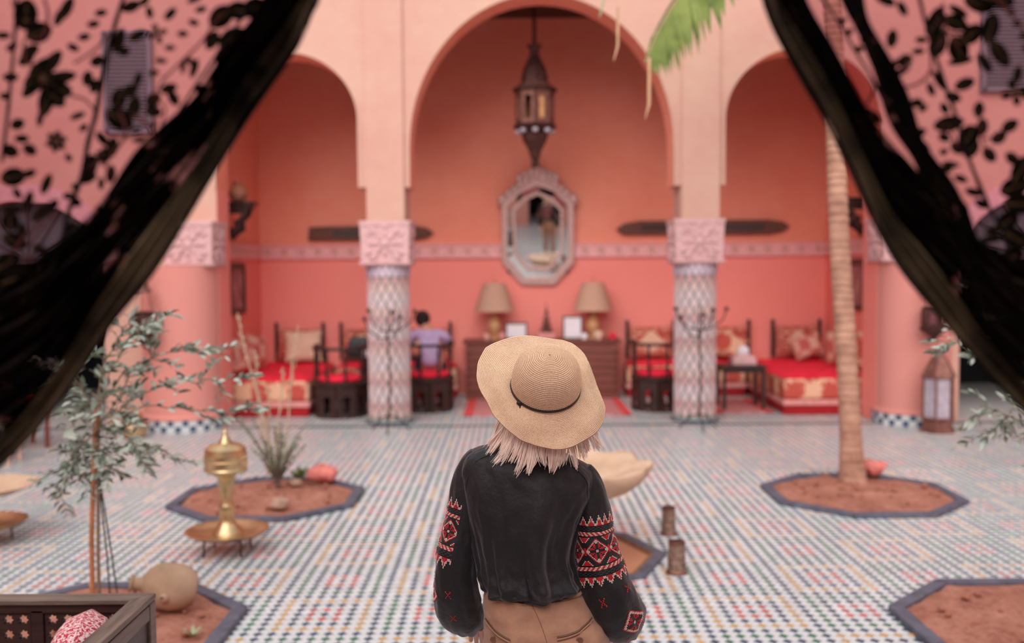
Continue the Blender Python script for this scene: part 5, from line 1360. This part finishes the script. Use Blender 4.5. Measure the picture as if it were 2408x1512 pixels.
# waistband, loops, welt pockets, buttons, centre seam
MB().loft([[pelvis(f, 2 * PI * i / 64, o) for i in range(64)] for f, o in ((.0, .001), (.005, .003), (.125, .0032), (.135, .001))], True, False).build('waistband', M['khaki'], TRO, smooth=True)
MB().tube([pelvis(.118, -1.3 + 2.6 * q / 30, .0036) for q in range(31)], .0009, 4).build('waist_stitching', M['khaki_dark'], TRO)
def ang_of(f, x):
    lo, hi = -1.5, 1.5
    for _ in range(40):
        mid = (lo + hi) / 2
        if pelvis(f, mid).x < x: lo = mid
        else: hi = mid
    return lo
def f_at(z):
    lo, hi = 0.0, 1.0
    for _ in range(40):
        mid = (lo + hi) / 2
        if spline(PEL, mid)[1] > z: lo = mid
        else: hi = mid
    return lo
for x in (-.057, -.019, -.15, .10):
    a = ang_of(.06, x); mbx = MB(); da = .042
    mbx.loft([[pelvis(f, a - da, o), pelvis(f, a + da, o), pelvis(f, a + da, o + .002), pelvis(f, a - da, o + .002)] for f, o in ((.01, .002), (.05, .006), (.10, .006), (.145, .002))]); mbx.build('belt_loop', M['khaki'], TRO, smooth=True)
MB().tube([pelvis(.14 + .8 * q / 20, .05 * math.sin(q * .2) - .03 + ang_of(.14 + .8 * q / 20, spline(PEL, .14 + .8 * q / 20)[0]), .0004) for q in range(21)], .0008, 4).build('centre_seam', M['khaki_dark'], TRO)
def welt(x0, z0, x1, z1, bx, bz):
    pts = [(x0 + (x1 - x0) * q / 10, z0 + (z1 - z0) * q / 10 - .004 * math.sin(PI * q / 10)) for q in range(11)]
    P0 = [pelvis(f_at(z), ang_of(f_at(z), x), .0018) for x, z in pts]
    o = MB().tube(P0, .0042, 6, flat=.6).build('pocket_welt', M['khaki'], TRO, smooth=True)
    MB().tube([p + Vector((0, -.0012, .0042)) for p in P0], .0016, 5).build('pocket_slit', M['khaki_dark'], o)
    MB().tube([p + Vector((0, -.0016, -.0052)) for p in P0], .0007, 4).build('pocket_stitching', M['khaki_dark'], o)
    MB().tube([p + Vector((0, -.0016, .0085)) for p in P0], .0007, 4).build('pocket_stitching', M['khaki_dark'], o)
    f = f_at(bz); p = pelvis(f, ang_of(f, bx), .001)
    b = MB(); b.lathe([(.0095, 0), (.0098, .0022), (.0085, .0030), (.0070, .0022), (.001, .0022)], 20, p, rot=Matrix.Rotation(PI / 2, 3, 'X')); bt = b.build('button', M['khaki_dark2'], TRO, smooth=True)
    h = MB()
    for dx in (-.0022, .0022):
        for dz in (-.0022, .0022): h.ball(p + Vector((dx, -.0024, dz)), .0010, 6, 4)
    h.build('button_holes', M['khaki_dark'], bt)
M['khaki_dark2'] = mat('brown_button', (.20, .085, .05), .4)
welt(-.163, .878, -.095, .848, -.140, .842); welt(.029, .856, .128, .884, .090, .850)
for s, x in ((-1, -.088), (1, .106)):
    MB().loft([[(x + w * math.cos(a), y + .0 + l * math.sin(a), z) for a in [2 * PI * i / 20 for i in range(20)]] for w, y, l, z in ((.042, .05, .115, .0), (.044, .05, .118, .02), (.040, .05, .11, .045), (.034, .0, .05, .09))]).build('shoe', mat('white_sneaker_leather', (.70, .66, .62), .6), W, smooth=True)

# --- hair
M['hair'] = mat('pale_rosy_blonde_hair', (.90, .68, .56), .4, var=.08, scale=40, c2=(.98, .86, .76), island=.10, spec=.4)
hm = MB(); rr = random.Random(21)
hm.ball(HC + Vector((0, -.024, .004)), (.084, .086, .104), 24, 16)
NL = 54
for k in range(NL):                                   # locks of fine strands that gather towards their tips
    a0 = rad(-128 + 256 * (k + rr.uniform(.1, .9)) / NL); lay = rr.random(); zc = rr.uniform(-.014, .020) + (.022 if lay < .35 else 0)
    sweep = -.012 * math.cos(a0) + .012 * max(0, math.sin(a0)) + rr.gauss(0, .009); curl = rr.gauss(-.008, .012)
    s0, c0 = math.sin(a0), math.cos(a0); spread = .118 + .020 * lay
    tip = Vector((spread * s0 * 1.05 + sweep + .004, -(.094 + .024 * lay) * c0 - .012, 1.302 + .040 * abs(s0) ** 1.4 + zc))
    for u in range(17):
        da = rr.gauss(0, .085); a = a0 + da; s, c = math.sin(a), math.cos(a)
        p0 = HC + Vector((.083 * s, -.096 * c - .004, rr.uniform(-.015, .03)))
        loose = .38 if u < 14 else .9
        p3 = tip + Vector((da * .10 * loose + rr.gauss(0, .0012), rr.gauss(0, .0022), rr.gauss(.004, .005)))
        p1 = p0 + Vector((.022 * s, -.028 * c, -.036)); p2 = Vector((.122 * s + sweep * .35, -(.124 + .012 * lay) * c - .004, p3.z + .052))
        pts = []
        for q in range(10):
            t = q / 9; pts.append(p0 * (1 - t) ** 3 + p1 * 3 * t * (1 - t) ** 2 + p2 * 3 * t * t * (1 - t) + p3 * t ** 3 + Vector((curl * t ** 4 + .003 * math.sin(t * 5 + k) * t, 0, 0)))
        w = rr.uniform(.0013, .0027)
        hm.tube(pts, [w * (1 - .75 * (q / 9) ** 3) for q in range(10)], 5)
hm.build('hair', M['hair'], W, smooth=True, fix=False)

# --- straw hat
def straw():
    t = NT('woven_straw'); co = t.coord(); f = t.noise(co, 14, 3); g = t.noise(co, 340, 2, .7)
    c = t.ramp(f, [(.3, (.76, .53, .35)), (.7, (.86, .63, .44))]); k = t.ramp(g, [(.35, (.72, .64, .56)), (.55, (1.1, 1.08, 1.05))])
    mx = t.add('ShaderNodeMix', data_type='RGBA', blend_type='MULTIPLY'); mx.inputs[0].default_value = .75; t.link(c, mx.inputs[6]); t.link(k, mx.inputs[7]); t.base(mx.outputs[2])
    t.bump(g, .25, .001); return t.fin(.7, 0, .3)
M['straw'] = straw()
hw_ = Vector((.06982913, -.64121854, .7641745)); eb_ = Vector((0, -.76604444, -.64278761)); er_ = Vector((-.99755897, -.0448853, .05349222))
HO = Vector((.005, -.05, 1.523))
def hatp(r, th, h): return HO + (er_ * math.cos(th) + eb_ * math.sin(th)) * r + hw_ * h
def brimR(th):
    x = (th / (2 * PI) * 48) % 48; i = int(x); return BRIM[i % 48] * (1 - (x - i)) + BRIM[(i + 1) % 48] * (x - i)
CP = [(0.0, .0935), (.025, .0940), (.048, .0925), (.070, .0875), (.089, .0785), (.104, .0655), (.115, .0490), (.1215, .0310), (.125, .012), (.126, .0015)]
mb = MB(); n = 288; rings = []; mi = []
NB, NC = 26, 36; ROW = ((.0, -.0020), (.10, .0008), (.50, .0014), (.90, .0008))       # each braid row: groove, then a rounded top
for j in range(NB * 4 + 1):                       # brim, from the rim inwards
    q, k = divmod(j, 4); f = 1 - min((q + ROW[k][0]) / NB, 1); ring = []
    for i in range(n):
        th = 2 * PI * i / n; Rm = brimR(th); r = .0935 + (Rm - .0935) * f; he = -.018 - .022 * max(0, math.sin(th))
        h = he * f ** 1.3 + (.014 * math.sin(2 * th + .9) + .010 * math.sin(5 * th + 2)) * f * (1 - f) * 2 + .012 * nz(math.cos(th) * 2.2, math.sin(th) * 2.2, f * 2) * f
        e = ROW[k][1]
        if k == 2 and (i + q) % 3 == 0: e -= .0016
        ring.append(hatp(r, th, h + e))
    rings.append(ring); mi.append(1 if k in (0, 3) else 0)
for j in range(1, NC * 4 + 1):
    q, k = divmod(j, 4); f = min((q + ROW[k][0]) / NC, 1); h, r = spline(CP, f); e = ROW[k][1]; ring = []
    for i in range(n):
        th = 2 * PI * i / n; ee = e
        if k == 2 and (i + q) % 3 == 0 and r > .03: ee -= .0014
        ring.append(hatp(max(r + ee * (1 - f), .0008), th, h + ee * f))
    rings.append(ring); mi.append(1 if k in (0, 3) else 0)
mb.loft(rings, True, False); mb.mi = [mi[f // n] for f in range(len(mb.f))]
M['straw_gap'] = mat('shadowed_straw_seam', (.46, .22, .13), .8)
HT = mb.build('straw_hat', [M['straw'], M['straw_gap']], W, smooth=True, angle=75, fix=False); HT['label'] = 'floppy straw hat with dark band'
M['band'] = mat('dark_leather_band', (.020, .013, .014), .5)
MB().loft([[hatp(r, 2 * PI * i / 96, h + .002 * math.sin(2 * PI * i / 96)) for i in range(96)] for r, h in ((.0948, .002), (.0965, .003), (.0962, .0115), (.0944, .0125))], True, False).build('hat_band', M['band'], HT, smooth=True)
kn = MB(); th = rad(42); kn.ball(hatp(.0975, th, .006), (.008, .005, .006), 10, 6); kn.tube([hatp(.0975, th, .006), hatp(.1, th + .06, -.0005), hatp(.105, th + .10, -.001)], [.004, .003, .002], 6); kn.build('band_knot', M['band'], HT, smooth=True)
# ================================================================ LACE CURTAINS IN THE NEAR OPENING (millimetres in the curtain plane)
LEAF_L = [(-623,2180,33,26,80),(-605,2156,29,22,20),(-565,2184,28,12,60),(-574,2174,22,10,60),(-619,2133,22,13,30),(-625,2123,19,12,30),(-527,2182,14,8,10),(-536,2167,14,8,10),(-547,2150,14,8,10),(-560,2136,14,8,-25),(-603,2112,33,14,35),(-609,2098,33,17,30),(-587,2117,31,14,50),(-576,2098,33,13,10),(-577,2082,24,17,-10),(-596,2071,39,17,75),(-618,2087,28,13,45),(-583,2071,22,16,-40),(-534,2121,17,12,20),(-546,2098,17,12,80),(-538,2089,17,11,60),(-481,2153,21,10,25),(-501,2134,13,10,20),(-508,2148,28,12,70),(-508,2072,24,16,80),(-492,2081,22,13,30),(-478,2095,17,8,70),(-506,2046,32,23,-35),(-483,2059,26,14,75),(-455,2067,19,13,30),(-455,2052,19,12,-10),(-606,2046,17,7,80),(-559,2050,18,7,20),(-553,2035,11,7,40),(-641,2041,16,12,20),(-635,2022,16,9,0),(-622,2007,16,12,-30),(-653,2007,19,14,-20),(-530,2021,19,10,-50),(-516,2010,22,13,80),(-527,2000,20,13,20),(-479,2029,12,6,15),(-475,2017,14,6,20),(-470,2003,16,7,15),(-571,1996,10,7,-60),(-401,2194,17,7,20),(-394,2182,13,7,15),(-403,2165,12,7,-15),(-416,2150,12,7,0),(-432,2132,12,6,0),(-444,2116,14,6,-5),(-454,2101,12,6,10),(-431,2175,17,9,45),(-408,2116,14,7,-40),(-435,2081,19,11,15),(-430,2069,17,11,-60),(-457,2035,11,6,30),(-398,2083,17,11,0),(-405,2108,22,8,70),(-417,2110,17,6,80),(-649,1973,28,20,10),(-623,1976,17,9,20),(-642,1951,14,8,-60),(-598,1962,24,10,65),(-623,1940,24,10,72),(-651,1931,24,9,0),(-653,1915,21,19,90),(-603,1926,31,12,35),(-591,1934,17,10,50),(-632,1901,19,11,85),(-643,1889,28,17,-20),(-606,1877,20,10,-25),(-573,1947,12,8,10),(-564,1939,12,10,-30),(-564,1959,10,8,0),(-518,1975,20,11,80),(-532,1963,14,7,85),(-512,1950,16,7,55),(-547,1986,26,17,70),(-550,1970,22,11,20),(-571,1905,17,13,30),(-576,1882,19,16,60),(-524,1999,17,11,60),(-499,1914,17,11,45),(-482,1942,13,8,40),(-656,1860,33,22,30),(-634,1843,39,22,20),(-618,1821,33,22,40),(-652,1821,39,28,-20),(-612,1849,28,17,60),(-647,2101,17,10,0),(-652,2153,17,8,0),(-643,2139,14,8,30),(-655,2077,13,8,0),(-371,2175,31,22,40),(-349,2183,28,20,0),(-383,2145,22,14,60),(-358,2148,33,22,30),(-327,2185,28,22,20),(-373,2126,22,13,70),(-491,2192,22,12,20),(-463,2181,14,8,-80),(-472,2197,14,8,40)]
LEAF_R = [(476,2188,26,12,-30),(499,2176,18,9,-60),(488,2139,20,12,80),(551,2163,31,19,60),(553,2174,22,11,50),(578,2164,28,17,-20),(581,2178,24,9,-30),(596,2147,28,19,40),(555,2136,31,19,70),(582,2129,31,22,-70),(584,2114,28,8,10),(615,2152,33,19,75),(625,2119,33,16,-55),(610,2109,24,11,-55),(645,2091,19,10,80),(589,2084,23,13,20),(556,2088,26,9,-55),(574,2067,18,12,-15),(542,2076,16,8,-65),(561,2052,14,9,-60),(605,2050,18,12,85),(609,2027,20,13,80),(639,2027,20,13,30),(628,2013,18,13,30),(619,1992,19,13,-50),(645,1986,18,12,-40),(659,2066,14,11,0),(566,2032,33,17,10),(558,2014,14,10,-20),(578,2001,18,13,-30),(593,2016,26,22,60),(597,1999,22,14,50),(517,2017,30,13,20),(528,2003,22,10,-40),(556,1995,10,7,20),(566,1979,19,7,-10),(522,2058,14,10,0),(530,2051,11,7,40),(581,1961,16,8,-20),(601,1944,20,9,-15),(584,1924,20,10,-50),(613,1929,17,9,-30),(557,1973,17,8,-10),(656,1972,33,19,60),(651,1950,33,22,20),(659,1928,33,22,0),(646,1906,28,20,40),(657,1884,33,22,-30),(630,1884,28,9,10),(625,1868,28,9,0),(632,1895,22,8,10),(652,1857,33,22,30),(529,2139,14,7,0),(524,2124,14,7,5),(505,2112,17,12,30),(501,2098,16,7,10),(493,2107,13,7,60),(450,2129,11,7,0),(455,2140,10,7,40),(602,2184,33,17,-20),(624,2187,33,19,-10),(638,2171,10,7,20),(645,2156,10,7,20),(653,2140,11,7,10),(658,2125,12,8,0),(427,2164,11,7,30),(436,2150,11,7,30),(476,2042,17,8,-55),(467,2050,11,6,-50),(540,1951,17,12,-30),(551,1934,19,12,-50)]
FLOW_L = [(-596,2095,19,7),(-583,2016,14,6),(-448,2150,13,4),(-532,1923,12,4),(-527,2000,10,5),(-618,2169,12,5)]
FLOW_R = [(640,2068,17,4),(505,2109,10,5)]
RIB_L = [([(-496,2208),(-507,2176),(-516,2144),(-527,2095),(-536,2051),(-545,2019),(-555,1970),(-571,1926),(-580,1887),(-595,1849)],6.7),([(-630,2209),(-636,2150),(-645,2090),(-653,2041),(-662,1992)],5.0),([(-316,2207),(-361,2148),(-401,2089),(-441,2023),(-481,1969),(-521,1903)],4.4)]
RIB_R = [([(517,2206),(529,2169),(538,2147),(555,2098),(572,2049),(584,2005),(601,1962),(621,1923),(640,1895),(646,1868),(631,1835)],5.0),([(383,2207),(411,2175),(439,2132),(467,2088),(489,2044)],3.9)]
STEM_L = [([(-519,2157),(-530,2141),(-545,2127),(-560,2116)],3.3),([(-371,2180),(-394,2143),(-428,2105),(-442,2092)],3.3),([(-439,2094),(-451,2073),(-440,2056),(-446,2034)],2.8),([(-571,2076),(-550,2071),(-538,2056)],3.3),([(-479,2048),(-457,2029),(-448,2002),(-446,1980)],5.0),([(-595,2198),(-590,2176),(-599,2149),(-624,2150)],4.4),([(-627,2147),(-625,2123),(-609,2112)],4.4),([(-506,2057),(-496,2024),(-530,1986)],3.9),([(-547,1983),(-530,1991),(-518,1975)],3.3),([(-604,1915),(-627,1893),(-650,1871)],4.4),([(-587,1926),(-622,1882)],3.3),([(-639,2198),(-634,2166),(-646,2134)],2.8)]
STEM_R = [([(544,2120),(541,2098),(522,2082),(497,2076)],4.4),([(567,2152),(557,2133)],3.3),([(567,2152),(582,2131)],3.3),([(567,2152),(551,2166)],3.3),([(567,2152),(595,2147)],3.3),([(561,2190),(567,2152)],3.3),([(609,2011),(605,2049)],2.8),([(609,2011),(630,2016)],2.8),([(609,2011),(619,1992)],2.8),([(583,2005),(606,1962),(623,1928)],2.8),([(578,2000),(566,2027)],2.8),([(618,2190),(646,2157),(662,2130)],3.9),([(462,2058),(470,2077),(465,2093)],4.4)]
EDGE_L = [(-231,2217,56),(-254,2174,62),(-279,2126,69),(-308,2080,78),(-336,2034,86),(-367,1987,92),(-404,1936,100),(-442,1881,111),(-477,1826,128),(-511,1776,150),(-546,1726,178),(-590,1673,211),(-642,1620,239),(-711,1564,255),(-792,1507,267)]
EDGE_R = [(313,2213,44),(329,2175,47),(350,2132,51),(376,2080,57),(404,2026,62),(432,1971,67),(463,1913,78),(494,1863,94),(526,1813,117),(560,1763,144),(597,1721,167),(636,1684,183),(679,1647,200),(736,1599,217),(793,1553,233)]
EDGE_R2 = [(430,2212,21),(444,2164,22),(465,2115,23),(489,2063,24),(514,2009,27),(537,1962,31),(560,1918,37),(580,1879,44),(603,1840,50),(631,1796,56),(666,1751,61),(712,1695,67)]
CY = 1.30
def lace_mat(name, c, c2, alpha, scale=60):
    t = NT(name); co = t.coord(); f = t.noise(co, scale, 3, .6)
    t.base(t.ramp(f, [(.35, c), (.68, c2)])); t.bsdf.inputs['Alpha'].default_value = 1.0 if isinstance(alpha, tuple) else alpha
    if isinstance(alpha, tuple):
        t.link(t.ramp(t.noise(co, alpha[2], 4, .6), [(alpha[3], (alpha[0],) * 3), (alpha[3] + .1, (alpha[1],) * 3)]), t.bsdf.inputs['Alpha'])
    return t.fin(.9, 0, .1)
def tulle():
    t = NT('rosy_black_tulle'); tr = t.add('ShaderNodeBsdfTransparent'); tr.inputs[0].default_value = (.70, .455, .53, 1)
    mx = t.add('ShaderNodeMixShader'); mx.inputs[0].default_value = .07
    t.base((.03, .012, .015)); t.fin(.95, 0, .05)
    t.link(tr.outputs[0], mx.inputs[1]); t.link(t.bsdf.outputs[0], mx.inputs[2]); t.link(mx.outputs[0], t.out.inputs[0])
    return t.m
M['net'] = tulle()
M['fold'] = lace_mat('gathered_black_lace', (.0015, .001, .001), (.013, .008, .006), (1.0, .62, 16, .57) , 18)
M['backlit_edge'] = lace_mat('khaki_painted_backlight_lace', (.006, .0045, .004), (.17, .125, .075), (1.0, .6, 9, .58), 8)  # khaki patches paint the light showing through the curtain's inner edge
M['lace_leaf'] = mat('black_embroidered_leaf', (.004, .0025, .0014), .95, var=.4, scale=40, spec=.03)
M['lace_vein'] = mat('brown_embroidery_thread', (.060, .030, .016), .9, spec=.05)
M['lace_stem'] = lace_mat('rosy_brown_thread', (.09, .022, .022), (.12, .03, .028), .7)
UNIT_LEAF = None
def unit_leaf(parent):
    mb = MB(); n = 14; out = []
    for i in range(n):
        a = 2 * PI * i / n; c, s = math.cos(a), math.sin(a); out.append((.5 * c, -.002, .5 * s * (1 - .25 * abs(c) ** 3)))
    mb.add(out + [(0, -.010, 0)], [(i, (i + 1) % n, n) for i in range(n)]); mb.add([(x, .002, z) for x, y, z in out], [tuple(range(n - 1, -1, -1))])
    mb.add([(-.5, -.006, -.05), (-.5, -.006, .05), (.1, -.013, .055), (.42, -.006, 0), (.1, -.013, -.055)], [(0, 1, 2, 3, 4)], 1)
    return mb.build('leaf', [M['lace_leaf'], M['lace_vein']], parent, fix=False)
def curtain(sgn, edge, leaves, flowers, ribs, stems, label, extra=None):
    global UNIT_LEAF
    t = thing('lace_curtain', label, 'curtain', (0, CY, 0), 0, 'pair of black lace curtains')
    ed = [(x / 1000, z / 1000, w / 1000) for x, z, w in edge]
    ed = [(ed[0][0] - sgn * .13, 2.60, .04), (ed[0][0] - sgn * .06, 2.42, .045)] + ed
    lx, lz, lw = ed[-1]; ed = ed + [(lx + sgn * .10, lz - .06, lw * .68), (lx + sgn * .18, lz - .115, lw * .42), (lx + sgn * .235, lz - .165, lw * .30)]
    far = sgn * 1.22
    def wavy(x, z): return .010 * math.sin(x * 46 + z * 9 * sgn) + .006 * math.sin(x * 23 - z * 14)
    mb = MB(); rows = []
    for j in range(61):
        x, z, w = spline(ed, j / 60); row = []
        for i in range(41):
            f = i / 40; px = x + sgn * w * .3 + (far - x - sgn * w * .3) * f; pz = z + (.12 * f if z < 2.3 else 0); row.append((px, wavy(px, pz), pz))
        rows.append(row)
    mb.loft(rows, False, False); mb.build('tulle', M['net'], t, smooth=True, fix=False)
    def gathered(name, e, m, k0, k1, folds, amp, dy):
        g = MB(); rows = []; N = 70
        pts = [spline(e, j / N) for j in range(N + 1)]
        for j in range(N + 1):
            x, z, w = pts[j]; a, b = pts[max(j - 1, 0)], pts[min(j + 1, N)]; d = Vector((b[0] - a[0], b[1] - a[1])).normalized(); nn = Vector((-d.y, d.x))
            if nn.x * sgn < 0: nn = -nn
            row = []
            for i in range(folds * 4 + 1):
                f = k0 + (k1 - k0) * i / (folds * 4); u = f * w * (1 + .04 * math.sin(j * .6 + i)) + .004 * math.sin(j * .33 + f * 5)
                row.append((x + nn.x * u, dy + amp * math.sin(2 * PI * i / 4 + .4 * math.sin(j * .15)) + amp * .5 * nz(j * .2, i * .6, dy * 50), z + nn.y * u))
            rows.append(row)
        g.loft(rows, False, False); return g.build(name, m, t, smooth=True, fix=False)
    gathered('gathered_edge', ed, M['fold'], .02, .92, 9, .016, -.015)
    gathered('backlit_edge', [(x, z, min(w, .10)) for x, z, w in ed], M['backlit_edge'], -.02, .26, 3, .008, -.038)  # added strip along the inner edge, carries the painted backlight
    if extra: gathered('gathered_fold', [(x / 1000, z / 1000, w / 1000) for x, z, w in extra], M['fold'], -.5, .5, 4, .010, -.02)
    # tail below the tie-back, and the cord
    x, z, w = ed[-1]; tail = MB(); rows = []
    for j in range(21):
        f = j / 20; hw = .055 + .10 * min(1, f * 2.2) ** .7; cx_ = x + sgn * (.02 + .05 * f)
        rows.append([(cx_ + hw * math.cos(a) * (1 + .12 * math.cos(9 * a)), (.035 + .03 * f) * math.sin(a) * (1 + .3 * math.cos(9 * a)), z + .02 - (z - .03) * f) for a in [2 * PI * i / 48 for i in range(48)]])
    tail.loft(rows); tail.build('hanging_tail', M['fold'], t, smooth=True)
    MB().tube([(x + sgn * .02 + .075 * math.cos(a), -.005 + .055 * math.sin(a), z - .01) for a in [2 * PI * i / 24 for i in range(25)]], .012, 8).build('tie_back', M['lace_vein'], t, smooth=True)
    if UNIT_LEAF is None: UNIT_LEAF = unit_leaf(t); UNIT_LEAF.location = (sgn * .66, wavy(sgn * .66, 2.24) - .004, 2.24); UNIT_LEAF.scale = (.03, .03, .016)
    for x, z, l, w, a in leaves:
        x, z = x / 1000, z / 1000; o = share(UNIT_LEAF, 'leaf', t, (x, wavy(x, z) - .004, z), (0, -math.radians(a), 0), (l * 1.25 / 1000, .06, w * 1.25 / 1000))
    for x, z, r, n in flowers:
        x, z, r = x / 1000, z / 1000, r / 1000; y = wavy(x, z) - .008
        for k in range(n):
            a = 2 * PI * k / n + .3; share(UNIT_LEAF, 'petal', t, (x + r * .62 * math.cos(a), y, z + r * .62 * math.sin(a)), (0, -a, 0), (r * .85, .06, r * .62))
        MB().lathe([(r * .22, -.003), (r * .30, 0), (r * .22, .003)], 14, (x, y - .004, z), rot=Matrix.Rotation(PI / 2, 3, 'X')).build('flower_eye', M['lace_vein'], t, smooth=True)
    for L, name, m, dy in ((ribs, 'fold_ridge', M['fold'], -.010), (stems, 'stem', M['lace_stem'], -.005)):
        for pts, w in L:
            rows = [(x / 1000, z / 1000) for x, z in pts]; fine = [spline(rows, q / 30) for q in range(31)]
            MB().tube([(x, wavy(x, z) + dy, z) for x, z in fine], [w / 2000 * (1 + .25 * nz(q * .5, w, 0)) for q in range(31)], 6, flat=1.0).build(name, m, t, smooth=True)
    return t
curtain(-1, EDGE_L, LEAF_L, FLOW_L, RIB_L, STEM_L, 'black floral lace curtain swept to the left in the foreground')
curtain(1, EDGE_R, LEAF_R, FLOW_R, RIB_R, STEM_R, 'black floral lace curtain swept to the right in the foreground', EDGE_R2)
t = thing('garden_pavilion', 'dark wooden pavilion frame the lace curtains hang from', 'pavilion', (0, 0, 0))
for x in (-1.5, 1.5):
    for y in (1.32, -1.6): MB().box((x, y, 1.36), (.10, .10, 2.72)).build('post', M['darkwood'], t, bevel=.01)
for y in (1.32, -1.6): MB().box((0, y, 2.70), (3.1, .10, .10)).build('beam', M['darkwood'], t, bevel=.01)
for x in (-1.5, 1.5): MB().box((x, -.14, 2.70), (.10, 3.0, .10)).build('beam', M['darkwood'], t, bevel=.01)
for k in range(6): MB().box((-1.2 + k * .48, -.14, 2.785), (.05, 3.1, .07)).build('rafter', M['darkwood'], t, bevel=.005)
MB().tube([(-1.46, CY, 2.615), (1.46, CY, 2.615)], .012, 8).build('curtain_rod', M['iron'], t, smooth=True)
